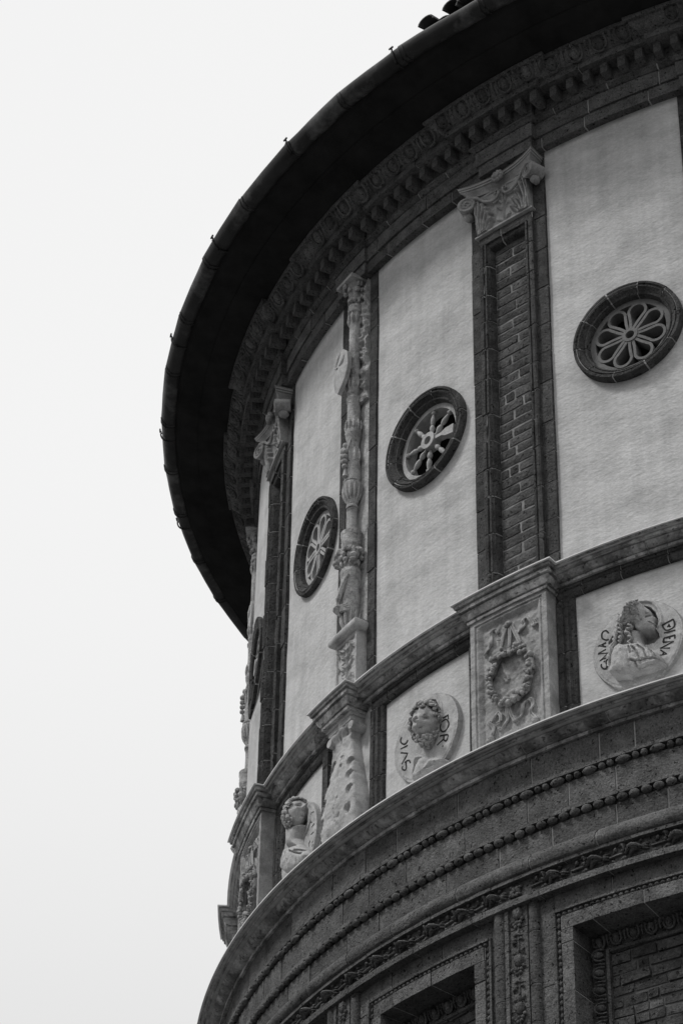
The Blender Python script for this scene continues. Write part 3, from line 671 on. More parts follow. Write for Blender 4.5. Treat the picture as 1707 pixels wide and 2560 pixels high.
def blind_window(uL, uR, seed):
    # uL, uR: clear opening; frame, pearl line, reveal, egg moulding and rough brick filling
    top = 12.43; b = MB(); q = seed
    # flat outer panel
    for x0, x1 in ((uL-.36, uL-.185), (uR+.185, uR+.36)):
        b.blocks([(x0, .08), (x0, .245), (x1, .245), (x1, .08)], 'v', VB, 12.79, .62, seed=q+1, gap=.012)
    b.blocks([(.08, 12.625), (.245, 12.625), (.245, 12.788), (.08, 12.788)], 'u', uL-.185, uR+.185, .66, seed=q+2, gap=.012)
    # thin fillet
    for x0, x1 in ((uL-.185, uL-.163), (uR+.163, uR+.185)):
        b.blocks([(x0, .08), (x0, .268), (x1, .268), (x1, .08)], 'v', VB, 12.625, .6, seed=q+3, gap=.008)
    b.blocks([(.08, 12.607), (.27, 12.607), (.27, 12.626), (.08, 12.626)], 'u', uL-.163, uR+.163, .7, seed=q+4, gap=.008)
    # sunk bed of the pearls
    b.sweep([(.08, 12.56), (.225, 12.56), (.225, 12.607), (.08, 12.607)], uL-.163, uR+.163, mi=1)
    for x0, x1 in ((uL-.163, uL-.112), (uR+.112, uR+.163)): b.box(x0, x1, VB, 12.56, .08, .224, 1)
    # inner frame and its reveal
    for x0, x1 in ((uL-.112, uL), (uR, uR+.112)):
        b.blocks([(x0, -.06), (x0, .262), (x1, .262), (x1, -.06)], 'v', VB, top, .44, seed=q+5, gap=.013, jit=.006)
    b.blocks([(-.06, top), (.262, top), (.262, 12.56), (-.06, 12.56)], 'u', uL-.112, uR+.112, .46, seed=q+6, gap=.013, jit=.005)
    win = obj('blind_window', b, ['terra', 'mortar'], apse)
    p = MB(); u = uL-.135
    while u < uR+.14: p.ell((u, 12.585, .242), (.024, .0185, .022), 8, 6); u += .0545
    for x in (uL-.137, uR+.137):
        v = 12.53
        while v > VB+2: p.ell((x, v, .240), (.0185, .026, .022), 8, 6); v -= .0605
    obj('pearl_moulding', p, 'terra', win)
    p = MB(); uu = uL+.10
    while uu < uR-.05: egg(p, uu, top-.085, .0, 0.3, .62); uu += .168
    vv = top-.20
    while vv > VB+1.6: egg(p, uL+.085, vv, .0, -0.3, .62, 'v'); egg(p, uR-.085, vv, .0, 0.3, .62, 'v'); vv -= .168
    p.box(uL, uL+.16, VB, top, -.10, -.035); p.box(uR-.16, uR, VB, top, -.10, -.035); p.box(uL+.16, uR-.16, top-.16, top, -.10, -.035)
    p.box(uL+.155, uL+.185, VB, top-.155, -.10, -.005); p.box(uR-.185, uR-.155, VB, top-.155, -.10, -.005); p.box(uL+.155, uR-.155, top-.185, top-.155, -.10, -.005)
    obj('egg_moulding', p, 'terra', win)
    p = MB(); R = random.Random(q+9); v = VB
    p.grid([[(uL+.1+(uR-uL-.2)*i/8, y, -.056) for i in range(9)] for y in (VB, top-.1)], 1)
    row = 0
    while v < top-.16:
        h = .098+R.uniform(-.006, .012); u = uL+.18-R.uniform(0, .2)
        while u < uR-.18:
            L_ = R.choice((.13, .24, .30))+R.uniform(-.02, .02); x0, x1 = max(u, uL+.187), min(u+L_-.016, uR-.187)
            if x1-x0 > .03:
                d = R.uniform(-.012, .012); j = lambda k=.008: R.uniform(-k, k)
                fr = [(x0+j(), v+j(), -.04+d), (x1+j(), v+j(), -.04+d+j()), (x1+j(), v+h-.02+j(), -.04+d+j()), (x0+j(), v+h-.02+j(), -.04+d)]
                bk = [(x0, v, -.09), (x1, v, -.09), (x1, v+h-.018, -.09), (x0, v+h-.018, -.09)]
                p.add(fr+bk, [(0, 1, 2, 3), (0, 4, 5, 1), (1, 5, 6, 2), (2, 6, 7, 3), (3, 7, 4, 0)])
            u += L_
        v += h
    obj('brick_filling', p, ['brick', 'darkmortar'], win)
blind_window(UA+.567, UE-.452, 300)
blind_window(UB+.567, UA-.452, 400)
blind_window(UE+.567, UE+1.95, 450)

# ---- dark moulded frames of the pedestal zone
def zone_frame(aL, oL, aR, oR, seed):
    b = MB(); x0, x1 = aL*RAD+oL, aR*RAD-oR; W_ = .18
    b.blocks([(-.03, 16.045), (.03, 16.045), (.052, 16.075), (.052, 16.12), (.036, 16.135), (.05, 16.15), (.05, 16.186), (-.03, 16.186)], 'u', x0, x1, .55, seed=seed, gap=.010)
    for s_, x in ((1, x0), (-1, x1)):
        pr = [(x, -.03), (x, .062), (x+s_*.05, .062), (x+s_*.06, .045), (x+s_*.085, .058), (x+s_*.12, .058), (x+s_*.135, .035), (x+s_*.17, .03), (x+s_*W_, .018), (x+s_*W_, -.03)]
        b.blocks(pr, 'v', 14.45, 16.045, .58, seed=seed+3+s_, gap=.011)
    obj('panel_frame', b, ['terra_dark', 'mortar'], apse)
zone_frame(A_CAN[0], .40, A_PIL[0], .456, 500); zone_frame(A_PIL[0], .456, A_CAN[1], .40, 510)
zone_frame(A_CAN[1], .40, A_PIL[1], .456, 520); zone_frame(A_PIL[1], .456, A_CAN[2], .40, 530); zone_frame(A_CAN[2], .40, .127, .456, 540)

# ---- pilasters: terracotta frame round a brick filling, marble capital (built at azimuth 0, turned into place)
VP0, VP1 = 16.37, 21.21
def pilaster():
    b = MB()
    for s_ in (-1, 1):
        b.blocks([(s_*.49, -.03), (s_*.49, .034), (s_*.35, .034), (s_*.35, -.03)], 'v', VP0, 22.02, .46, seed=600+s_, gap=.014, jit=.006)
        pr = [(.352, -.03), (.352, .072), (.335, .082), (.305, .078), (.298, .060), (.288, .060), (.282, .074), (.262, .074), (.252, .052), (.240, .045), (.232, .02), (.222, -.02), (.216, -.075), (.216, -.09)]
        b.blocks([(s_*x, y) for x, y in pr], 'v', VP0+.10, VP1-.10, .46, seed=610+s_, gap=.014, jit=.006)
        b.box(s_*.352, s_*.20, VP0, VP0+.10, -.05, .075)
    b.blocks([(-.09, VP1-.22), (-.06, VP1-.215), (.03, VP1-.18), (.05, VP1-.15), (.05, VP1-.125), (.072, VP1-.12), (.078, VP1-.02), (-.09, VP1-.02)], 'u', -.352, .352, .5, seed=620)
    b.add([(-.30, VP0, .075), (.30, VP0, .075), (.22, VP0+.13, -.07), (-.22, VP0+.13, -.07), (-.30, VP0, -.09), (.30, VP0, -.09)], [(0, 1, 2, 3), (0, 4, 5, 1), (0, 3, 4), (1, 5, 2)])
    p = obj('pilaster', b, ['terra_dark', 'mortar'], apse)
    k = MB(); R = random.Random(77); v = VP0+.05; row = 0
    k.grid([[(x, y, -.038) for x in (-.23, 0, .23)] for y in (VP0, VP1)], 1)
    while v < VP1-.16:
        h = .122+R.uniform(-.008, .008)
        if row % 2: cuts = [-.225, .225]
        else: m_ = R.uniform(-.05, .05); cuts = [-.225, m_, .225]
        if R.random() < .12: cuts = sorted(cuts+[R.uniform(-.15, .15)])
        for x0, x1 in zip(cuts, cuts[1:]):
            x0, x1 = x0+.012+R.uniform(-.004, .008), x1-.012-R.uniform(-.004, .008); d = R.uniform(-.012, .012); nx = 5 if x1-x0 > .3 else 4
            if x1-x0 < .04: continue
            top_ = []; 
            rows = []
            for jv in range(4):
                rw = []
                for ju in range(nx):
                    ed = jv in (0, 3) or ju in (0, nx-1)
                    rw.append((x0+(x1-x0)*ju/(nx-1)+R.uniform(-.004, .004), v+(h-.025)*jv/3+R.uniform(-.004, .004), -.025+d*.25+R.uniform(-.003, .003)-(.006 if ed else 0)))
                rows.append(rw)
            k.grid(rows)
            ring = rows[0]+[r[-1] for r in rows[1:-1]]+rows[-1][::-1]+[r[0] for r in rows[1:-1]][::-1]
            k.grid([ring, [(p_[0], p_[1], -.085) for p_ in ring]], cu=True)
        v += h; row += 1
    obj('brick_filling', k, ['brick', 'oldmortar'], p)
    # capital
    c = MB(); v0 = 21.20
    c.ressaut([(-.05, v0), (.02, v0), (.032, v0+.008), (.032, v0+.030), (.015, v0+.038), (-.05, v0+.038)], 0, .345, .075, step=.08, dz=0)
    r = Relief(-.345, .345, v0+.035, v0+.56, .0075, 0.06)
    X, Y = r.U/.345, (r.V-v0)/.56
    r.H = .075+.03*Y**2+.03*np.abs(X)**3*Y
    for s_ in (-1, 1):
        L = lambda pts: [(s_*x, v0+y) for x, y in pts]
        for pts in ([(.335, .03), (.342, .30), (.335, .50)], [(.31, .03), (.318, .28), (.295, .47)], [(.285, .03), (.285, .24), (.25, .41)], [(.262, .03), (.25, .19), (.205, .33)], [(.24, .03), (.215, .13), (.165, .24)], [(.22, .03), (.19, .08), (.14, .14)]):
            r.stroke(L(pts), .017, .048); r.stroke([(u_+s_*.0165, v_) for u_, v_ in L(pts)], .006, -.022)
        for x, y in ((.30, .475), (.252, .415), (.205, .335), (.163, .245), (.138, .145)): r.ball(s_*x, v0+y, .024, .115, .045)
        r.dome(L([(.02, .205), (.045, .235), (.085, .30), (.05, .285)]), .03, .02, add=True); r.dome(L([(.0, .30), (.04, .33), (.065, .40), (.025, .37)]), .03, .02, add=True); r.dome(L([(.02, .06), (.06, .075), (.10, .13), (.04, .11)]), .03, .02, add=True)
    r.stroke([(0, v0+.05), (0, v0+.25), (.004, v0+.45)], .010, .022); r.noise(30, .004, 5)
    r.emit(c, skirt=-.02)
    # moulded abacus, concave in plan
    def aba(v, dn):
        pts = []
        for k_ in range(17):
            x = -1+2*k_/16; pts.append((x*(.462+dn), v, .125+dn+.105*abs(x)**2.2))
        return [(-(.462+dn), v, -.02)]+pts+[((.462+dn), v, -.02)]
    c.grid([aba(v0+.575, -.05), aba(v0+.60, -.045), aba(v0+.635, -.03), aba(v0+.660, .0), aba(v0+.662, -.012), aba(v0+.668, -.012), aba(v0+.670, .008), aba(v0+.688, .010), aba(v0+.690, -.004), aba(v0+.696, -.004), aba(v0+.698, .018), aba(v0+.725, .02)])
    tp = aba(v0+.725, .03); c.add(tp, [tuple(range(len(tp)))])
    bt = aba(v0+.575, -.035); c.add(bt, [tuple(range(len(bt)))])
    c.ressaut([(-.05, v0+.535), (.01, v0+.535), (.01, v0+.565), (-.05, v0+.565)], 0, .35, .10, dz=0)
    # corner volutes with spiral eyes
    for s_ in (-1, 1):
        cx, cv, cn = s_*.425, v0+.47, .165
        ax = np.array([-s_*.45, 0, .89]); e1 = np.array([s_*.89, 0, .45]); e2 = np.array([0, 1.0, 0]); ctr = np.array([cx, cv, cn])
        rows = []
        for h, rr in ((-.13, .02), (-.13, .075), (-.02, .090), (.05, .098), (.055, .085), (.045, .02), (.045, .0005)):
            rows.append([ctr+ax*h+rr*(e1*math.cos(q)+e2*math.sin(q)) for q in [2*PI*k_/20 for k_ in range(20)]])
        c.grid(rows, cu=True)
        sp = []
        for k_ in range(40):
            q = s_*0+1.2+k_*0.33; rr = .098*(1-k_/42)
            sp.append(ctr+ax*.052+rr*(e1*math.cos(-q)+e2*math.sin(-q)))
        c.tube(sp, [.013*(1-k_/70) for k_ in range(40)], 6)
        # S-shaped tendril from the corner to the middle scroll
        ten = [(s_*.40, v0+.555, .20), (s_*.30, v0+.53, .155), (s_*.22, v0+.44, .135), (s_*.13, v0+.395, .125), (s_*.06, v0+.40, .125), (s_*.028, v0+.45, .13), (s_*.035, v0+.505, .13), (s_*.07, v0+.50, .13), (s_*.075, v0+.47, .13), (s_*.055, v0+.465, .13)]
        c.tube(ten, [.026, .022, .018, .018, .016, .014, .013, .012, .011, .008], 8)
        c.ell((s_*.44, v0+.36, .12), (.05, .055, .06), 9, 6, lump=.3)
    R = random.Random(4)
    for k_ in range(9):
        q = k_*2*PI/9; c.ell((.052*math.cos(q), v0+.645+.058*math.sin(q), .17+R.uniform(0, .02)), (.027, .027, .03), 8, 6, lump=.3, rnd=R)
    for k_ in range(6): c.ell((R.uniform(-.03, .03), v0+.645+R.uniform(-.03, .04), .20), .022, 8, 6, lump=.3, rnd=R)
    obj('capital', c, 'greystone', p, sharp=50)
    return p
pil = pilaster(); pil.rotation_euler[2] = A_PIL[1]
for ch in pil.children: pass
dup(pil, A_PIL[0])

# ---- pedestals with a wreath
def pedestal():
    b = MB(); v0, v1, hw, n = 14.44, 16.13, .444, .205
    r = Relief(-hw, hw, v0, v1, .0085, n)
    edge = np.minimum(np.minimum(r.U+hw, hw-r.U), v1-r.V)
    x = edge
    prof = np.interp(x, [0, .055, .058, .068, .071, .085, .105, .118, .121], [0, 0, -.016, -.016, -.004, -.006, -.026, -.034, -.046])
    r.H = n+prof; field = edge > .121
    Q = lambda pts: [(x_-.028, y_+15.30) for x_, y_ in pts]
    r.noise(28, .005, 2, field)
    for bnd in WREATH['bands']:
        r.stroke(Q(bnd), .026, .012)
    for l_ in WREATH['line']: r.stroke(Q(l_), .016, .018)
    r.noise(55, .003, 7)
    r.emit(b, skirt=0.0)
    p = obj('pedestal', b, 'greystone', apse, sharp=40)
    k = MB(); R = random.Random(13); ring = Q(WREATH['ring'])
    k.tube([(x_, y_, .182) for x_, y_ in ring], .026, 8, closed=True)
    for i, (x_, y_) in enumerate(ring):
        for _ in range(6):
            rr = R.uniform(.012, .028)
            k.ell((x_+R.uniform(-.038, .038), y_+R.uniform(-.038, .038), .200+R.uniform(0, .045)), (rr*R.uniform(.7, 1.4), rr, rr), 8, 6, rot=R.uniform(0, 3), lump=.35, rnd=R)
    for x_, y_ in Q(WREATH['knots']):
        for _ in range(3): k.ell((x_+R.uniform(-.02, .02), y_+R.uniform(-.015, .015), .185), (.034, .026, .032), 8, 6, lump=.3, rnd=R)
    obj('wreath', k, 'greystone', p, sharp=60)
    k = MB(); R = random.Random(6)
    for bnd in WREATH['bands']:                            # fluttering ribbons, hollowed along the middle
        P = soft(Q(bnd)) if len(bnd) > 4 else Q(bnd); L_ = len(P)
        for s_ in (-1, 1):
            k.tube([(x_+s_*.009, y_+s_*.004, .180+.008*math.sin(i*.9)) for i, (x_, y_) in enumerate(P)], [.013*(.55+.45*math.sin(PI*(.15+.8*i/(L_-1)))) for i in range(L_)], 6)
    obj('ribbon', k, 'greystone', p, sharp=60)
    return p
ped = pedestal(); ped.rotation_euler[2] = A_PIL[1]
dup(ped, A_PIL[0])

# ---- scroll consoles under the candelabra
def console():
    b = MB(); v0, v1 = 14.47, 16.13
    Rt = [(x-.12, y+15.35) for x, y in CONSOLE['right']]
    Lt = [(x, y+15.35) for x, y in ((-.206, .76), (-.21, .60), (-.235, .464), (-.246, .248), (-.284, .05), (-.305, -.14), (-.322, -.384), (-.296, -.51))]
    rv = [p[1] for p in Rt][::-1]; ru = [p[0] for p in Rt][::-1]; lv = [p[1] for p in Lt][::-1]; lu = [p[0] for p in Lt][::-1]
    vs = np.arange(v0+.27, 16.105, .009); T = np.linspace(0, 1, 44); rows = []
    nfp = ([14.74, 14.80, 14.92, 15.1, 15.35, 15.6, 15.8, 15.93, 16.0, 16.1], [.12, .16, .195, .200, .175, .140, .112, .110, .155, .165])
    G = np.random.RandomState(3)
    hol = [(x-.12, y+15.35) for x, y in CONSOLE['holes']]; mk = [[(x-.12, y+15.35) for x, y in l_] for l_ in CONSOLE['marks']]
    uL = np.interp(vs, lv, lu)[:, None]; uR = np.interp(vs, rv, ru)[:, None]
    Ug = uL+(uR-uL)*T[None]; Vg = np.repeat(vs[:, None], len(T), 1)
    Ng = np.interp(vs, *nfp)[:, None]*np.ones((1, len(T)))
    ed = np.minimum(Ug-uL, uR-Ug); Ng = Ng-.03*np.clip(1-ed/.035, 0, 1)**2
    Ng += (vnoise(Ug, Vg, 10, 1)-.5)*.014+(vnoise(Ug, Vg, 40, 2)-.5)*.008
    for y in (15.62, 15.40, 15.18, 14.96):                 # long leaf-shaped notches down the left flank
        x = float(np.interp(y, lv, lu)); Ng -= .11*np.clip(1.2-seg_dist(Ug, Vg, [(x+.085, y+.10), (x+.04, y+.0), (x+.006, y-.11)], False)/.024, 0, 1)**.7
    for x, y in hol[:4]: Ng -= .10*np.clip(1.25-np.hypot((Ug-x)/.038, (Vg-y)/np.where(Vg > y, .034, .06)), 0, 1)**.7
    for l_ in mk: Ng -= .030*np.clip(1-seg_dist(Ug, Vg, l_, False)/.014, 0, 1)
    Ng += .02*np.clip(1-np.abs(Ug-.02-.0*Vg)/.05, 0, 1)
    for i in range(len(vs)):
        rows.append([(Ug[i, 0], vs[i], 0.0)]+[(Ug[i, j], vs[i], Ng[i, j]) for j in range(len(T))]+[(Ug[i, -1], vs[i], 0.0)])
    b.grid(rows)
    for x, rr in ((.10, .095), (-.17, .085)):              # rolled feet
        b.tube([(x, 14.73, .0), (x, 14.73, .14), (x, 14.735, .175)], [rr, rr, rr*.75], 16)
        b.tube([(x+rr*.6*(1-k/16)*math.cos(k*.6), 14.735+rr*.6*(1-k/16)*math.sin(k*.6), .178) for k in range(16)], .011, 6)
    for s_ in (-1, 1):                                     # rolled top and scalloped flank
        b.tube([(s_*.20, 15.97, .0), (s_*.20, 15.97, .16)], [.052, .045], 12)
    b.box(-.225, .225, 16.085, 16.13, -.02, .185); b.box(-.205, .205, 16.03, 16.088, -.02, .165)
    b.box(-.26, .26, 14.40, 14.66, -.02, .10)
    b.box(-.42, .42, 14.40, 16.13, -.03, .012)
    return obj('console', b, 'marble', apse, sharp=50)
con = console(); con.rotation_euler[2] = A_CAN[1]
dup(con, A_CAN[0]); dup(con, A_CAN[2])

# ---- candelabrum columns
def candelabrum():
    b = MB()
    for s_ in (-1, 1):
        b.blocks([(s_*.36, -.03), (s_*.36, .026), (s_*.23, .026), (s_*.23, -.03)], 'v', 16.37, 22.02, .50, seed=700+s_, gap=.013, jit=.005)
    col = obj('candelabrum_column', b, ['terra_dark', 'mortar'], apse)
    c = MB(); R = random.Random(21)
    c.box(-.235, .235, 16.37, 22.03, -.03, .016)
    C0 = (.015, .085); KS = .58
    _lathe = c.lathe
    def lathe(prof, c0, seg, **k): _lathe([(v, r*KS) for v, r in prof], c0, seg, **k)
    c.lathe = lathe
    def rough(am, sc): return lambda q, v: am*(float(vnoise(np.array([[q*2]]), np.array([[v*sc]]), 3.0, 9)[0, 0])-.5)
    c.lathe([(20.30, .10), (20.36, .128), (20.42, .135), (20.5, .118), (20.62, .110), (21.0, .108), (21.40, .112), (21.57, .116), (21.585, .15), (21.615, .152), (21.63, .125), (21.66, .142), (21.685, .138), (21.70, .115), (21.80, .125), (21.9, .155), (21.97, .20), (22.02, .21)], C0, 28, fn=rough(.10, 6))
    c.lathe([(19.78, .08), (19.80, .145), (19.84, .158), (19.88, .14), (19.92, .128), (20.12, .122), (20.28, .126), (20.30, .145), (20.33, .15), (20.355, .12)], C0, 28, fn=rough(.06, 5))
    c.lathe([(19.12, .125), (19.25, .148), (19.38, .142), (19.52, .115), (19.64, .105), (19.72, .115), (19.80, .15)], C0, 28, fn=rough(.04, 5))
    # leafy cup
    c.lathe([(18.80, .07), (18.815, .11), (18.84, .112), (18.86, .085), (18.90, .105), (18.98, .128), (19.06, .152), (19.10, .168), (19.125, .178), (19.14, .175), (19.15, .15), (19.13, .12)], C0, 48,
            fn=lambda q, v: (.10*abs(math.sin(q*6)) if 18.87 < v < 19.11 else 0))
    c.lathe([(18.48, .13), (18.50, .10), (18.56, .088), (18.70, .084), (18.78, .09), (18.80, .105), (18.82, .07)], C0, 24)
    # two drums
    c.lathe([(17.94, .17), (18.0, .172), (18.1, .178), (18.30, .180), (18.34, .190), (18.36, .180), (18.38, .190), (18.40, .180), (18.43, .198), (18.475, .203), (18.49, .18), (18.5, .10)], C0, 32, fn=rough(.06, 5))
    c.lathe([(17.20, .11), (17.26, .12), (17.35, .145), (17.5, .168), (17.7, .180), (17.80, .183), (17.82, .192), (17.84, .183), (17.88, .185), (17.93, .203), (17.96, .203), (17.985, .18)], C0, 32, fn=rough(.06, 5))
    # capital leaves, broken and rough
    for k in range(26):
        q = PI*(-.2+1.4*R.random()); v = R.choice((21.74, 21.80, 21.88, 21.95)); rr = .075+(v-21.7)*.22
        c.ell((.015+rr*math.cos(q), v, .085+rr*math.sin(q)), (.022, .036, .022), 8, 6, lump=.5, rnd=R)
    c.box(-.14, .17, 21.985, 22.03, -.02, .24)
    # pearls of the collar
    for k in range(12):
        q = PI*(k+.5)/12; c.ell((.015+.088*math.cos(q), 19.165, .085+.088*math.sin(q)), (.014, .015, .014), 7, 5)
    # rough slab broken away on the right
    r = Relief(.055, .215, 20.25, 22.0, .010, .050); r.noise(26, .035, 31); r.noise(9, .02, 32); r.emit(c, skirt=0)
    r = Relief(-.17, -.03, 20.8, 21.75, .012, .035); r.noise(22, .03, 33); r.emit(c, skirt=0)
    # small winged creature on the lower drum
    # winged bird spread over the lower drum
    def leaf3(P, w_, k=6, sq=.5): c.tube(P, [w_*max(.15, math.sin(PI*(.12+.85*i/(len(P)-1)))) for i in range(len(P))], k)
    for k in range(4): leaf3([(.095-.02*k, 17.88-.045*k, .17), (.04-.018*k, 17.69-.03*k, .215), (-.03-.012*k, 17.52, .205-.006*k)], .030)
    leaf3([(-.055, 17.56, .17), (-.02, 17.47, .205), (.0, 17.38, .20)], .062, 8)
    for k in range(4): leaf3([(-.02, 17.50-.02*k, .195), (.05, 17.475-.018*k, .205), (.115, 17.50-.03*k, .175)], .026)
    leaf3([(-.085, 17.60, .09), (-.10, 17.46, .10), (-.105, 17.24, .085)], .045, 8)
    def collar(v0, v1, r0, r1, cnt, w_, ph=0.0, out_=.012):         # upright leaves standing round the shaft
        for k in range(cnt):
            q = -.35+PI*1.7*(k+ph)/cnt-.3
            P = [(.015+(r0+(r1-r0)*t_+out_*math.sin(PI*t_)+(.012*t_**3))*math.cos(q), v0+(v1-v0)*t_, .085+(r0+(r1-r0)*t_+out_*math.sin(PI*t_)+(.012*t_**3))*math.sin(q)) for t_ in (0, .25, .5, .75, 1)]
            leaf3(P, w_, 6)
    collar(17.26, 17.46, .070, .094, 9, .020); collar(18.90, 19.10, .060, .096, 11, .020); collar(19.40, 19.62, .070, .060, 7, .018, .3); collar(20.44, 20.62, .070, .062, 8, .018)
    collar(19.86, 20.02, .076, .070, 9, .016); collar(21.40, 21.57, .062, .068, 8, .016, .5); collar(18.0, 18.08, .100, .104, 12, .016)
    for k in range(4): c.ell((-.10+.02*R.random(), 17.50+.06*k, .09), .022, 7, 5, lump=.5, rnd=R)
    obj('shaft', c, 'rough', col, sharp=45)
    # shields hung on the shaft, turned to either side
    for s_ in (-1,):
        s = MB(); ang = .02
        e1 = np.array([math.cos(ang), 0, -math.sin(ang)*1.0]); nn = np.array([math.sin(ang), 0, math.cos(ang)])
        out_ = [(-.13, .24), (-.07, .31), (0, .285), (.07, .33), (.15, .25), (.165, .05), (.12, -.12), (.04, -.24), (-.02, -.29), (-.09, -.22), (-.14, -.08), (-.15, .08)]
        ctr = np.array([-.035, 20.67, .235])
        def P3(x, y, d): return ctr+e1*x*.85+np.array([0, 1.0, 0])*(y*0.98)+nn*(d-.9*(x*x))
        F = [P3(x, y, .02) for x, y in out_]; B_ = [P3(x, y, -.03) for x, y in out_]; k = len(out_)
        s.add(F+B_+[P3(0, 0, .045)], [(i, (i+1) % k, 2*k) for i in range(k)]+[(i, k+i, k+(i+1) % k, (i+1) % k) for i in range(k)]+[tuple(range(2*k-1, k-1, -1))])
        s.tube([P3(.02, .29, .012), P3(-.01, .2, .035), P3(-.05, .10, .035), P3(.0, .06, .035)], .018, 7); s.tube([P3(.10, .22, .015), P3(.07, .12, .03), P3(.03, .09, .03)], .016, 7)
        s.tube([P3(.02, .2, -.03), P3(.04, .2, -.11)], .04, 8); s.tube([P3(.02, -.1, -.03), P3(.04, -.1, -.11)], .04, 8)
        obj('shield', s, 'marble', col)
    # pearl garlands with tassels
    s = MB()
    for (x0, n0), ys in (((.035, .195), (19.54, 19.475, 19.41, 19.345)), ((-.085, .10), (19.45, 19.385, 19.32, 19.255))):
        for i, y in enumerate(ys): s.ell((x0-.004*i, y, n0), .034-.001*i, 10, 7)
        s.tube([(x0+.02, 19.76, n0-.06), (x0+.005, ys[0], n0-.01), (x0-.012, ys[-1]-.03, n0-.01)], .010, 6)
        s.tube([(x0-.012, ys[-1]-.03, n0-.01), (x0-.016, ys[-1]-.13, n0-.012)], [.012, .032], 8)
    for x_, y, n_ in ((-.022, 19.60, .18), (-.055, 19.555, .165), (-.085, 19.52, .135), (.0, 19.655, .17)): s.ell((x_, y, n_), .036, 10, 7)
    obj('garland', s, 'marble', col)
    # lion masks on the upper drum
    s = MB(); R = random.Random(8)
    for q in (.42, 2.2):
        T = lambda x, y, z: (.015+(.095+z)*math.cos(q)-x*math.sin(q), 18.14+y, .085+(.095+z)*math.sin(q)+x*math.cos(q))
        def E(x, y, z, r): s.ell(T(x, y, z), (r, r, r) if isinstance(r, float) else tuple(.95*k_ for k_ in r), 10, 7, lump=.12, rnd=R)
        E(0, .0, .0, (.085, .095, .075)); E(0, -.045, .06, (.045, .040, .045)); E(0, -.085, .045, (.04, .022, .04)); E(-.045, .03, .055, .026); E(.045, .03, .055, .026)
        E(0, .02, .075, (.022, .05, .022)); E(-.075, .055, .02, .035); E(.075, .055, .02, .035)
        for k in range(9): E(.095*math.cos(k*.7), .10*math.sin(k*.7), -.005, (.035, .035, .03))
    obj('lion_mask', s, 'rough', col)
    # base block and carved foot
    s = MB()
    s.ressaut([(-.10, 17.13), (.012, 17.13), (.045, 17.14), (.062, 17.17), (.062, 17.21), (.04, 17.245), (-.10, 17.25)], 0, .195, .125, step=.05, dz=0)
    tp = [(-.24, 17.25, -.02), (.24, 17.25, -.02), (.235, 17.246, .165), (-.235, 17.246, .165)]; s.add(tp, [(0, 1, 2, 3)])
    r = Relief(-.195, .195, 16.37, 17.132, .0075, .125)
    ed = np.minimum(np.minimum(r.U+.195, .195-r.U), 17.11-r.V); r.H += np.where(ed > .028, -.018, 0)
    r.stroke([(0, 16.40), (.005, 16.75), (0, 17.06)], .011, .020)
    for s_ in (-1, 1):
        for y, l_, d in ((16.48, .11, .10), (16.62, .12, .02), (16.75, .13, .09), (16.88, .12, .12), (16.98, .10, .05)):
            r.stroke([(0, y), (s_*l_*.6, y+d*.3), (s_*l_, y+d)], .010, .024); r.stroke([(s_*.015, y-.03), (s_*l_*.7, y-.02)], .008, -.022)
            r.stroke([(s_*l_, y+d), (s_*(l_+.02), y+d-.05)], .009, .020)
            r.ball(s_*.10, y+.03, .010, .0, .0)
    r.noise(40, .004, 3); r.emit(s, skirt=0)
    obj('column_foot', s, 'marble', col, sharp=45)
    return col
can = candelabrum(); can.rotation_euler[2] = A_CAN[1]+.004
_far = dup(can, A_CAN[0]-.03)
for ch in _far.children:
    if ch.name.startswith('shield'): ch.location = (0.0, 0.10, 0.0)        # hangs closer to the shaft there
dup(can, A_CAN[2])

# ---- round windows
def ocu_ring(a, ku=1.0, kn=.72):
    b = MB(); VC = 19.0
    pr = [(.585, -.03), (.590, .03), (.585, .080), (.578, .095), (.552, .100), (.545, .085), (.538, .080), (.532, .092), (.518, .088), (.500, .060), (.480, .038), (.472, .046), (.458, .040), (.450, .012), (.445, -.02), (.445, -.06)]
    pr = [(r_, n_*kn if n_ > 0 else n_*min(1, kn*1.4)) for r_, n_ in pr]
    R = random.Random(int(abs(a)*1000)); q = R.random()
    n_blk = 10
    for k in range(n_blk):
        a0, a1 = q+2*PI*k/n_blk+.014, q+2*PI*(k+1)/n_blk-.014; dj = R.uniform(-.004, .004)
        rows = []
        for i in range(8):
            t_ = a0+(a1-a0)*i/7; rows.append([(r_*math.cos(t_), VC+r_*math.sin(t_), n_+dj) for r_, n_ in pr])
        b.grid(rows); o = len(b.v)-8*len(pr)
        b.f += [tuple(o+j for j in range(len(pr))), tuple(o+7*len(pr)+j for j in range(len(pr)))[::-1]]; b.m += [0, 0]
    b.grid([[((r_-.004 if r_ > .5 else r_+.006)*math.cos(2*PI*i/60), VC+(r_-.004 if r_ > .5 else r_+.006)*math.sin(2*PI*i/60), n_-.009) for r_, n_ in pr] for i in range(60)], 1, cv=True)
    b.v = [(p_[0]*ku, p_[1], p_[2]) for p_ in b.v]
    o_ = obj('oculus_window', b, ['terra_dark', 'mortar'], apse); o_.rotation_euler[2] = a
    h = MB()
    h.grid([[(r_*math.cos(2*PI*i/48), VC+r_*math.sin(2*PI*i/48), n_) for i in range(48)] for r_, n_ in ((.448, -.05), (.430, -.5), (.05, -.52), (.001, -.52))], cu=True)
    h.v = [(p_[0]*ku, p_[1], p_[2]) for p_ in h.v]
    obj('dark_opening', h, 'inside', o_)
    return o_
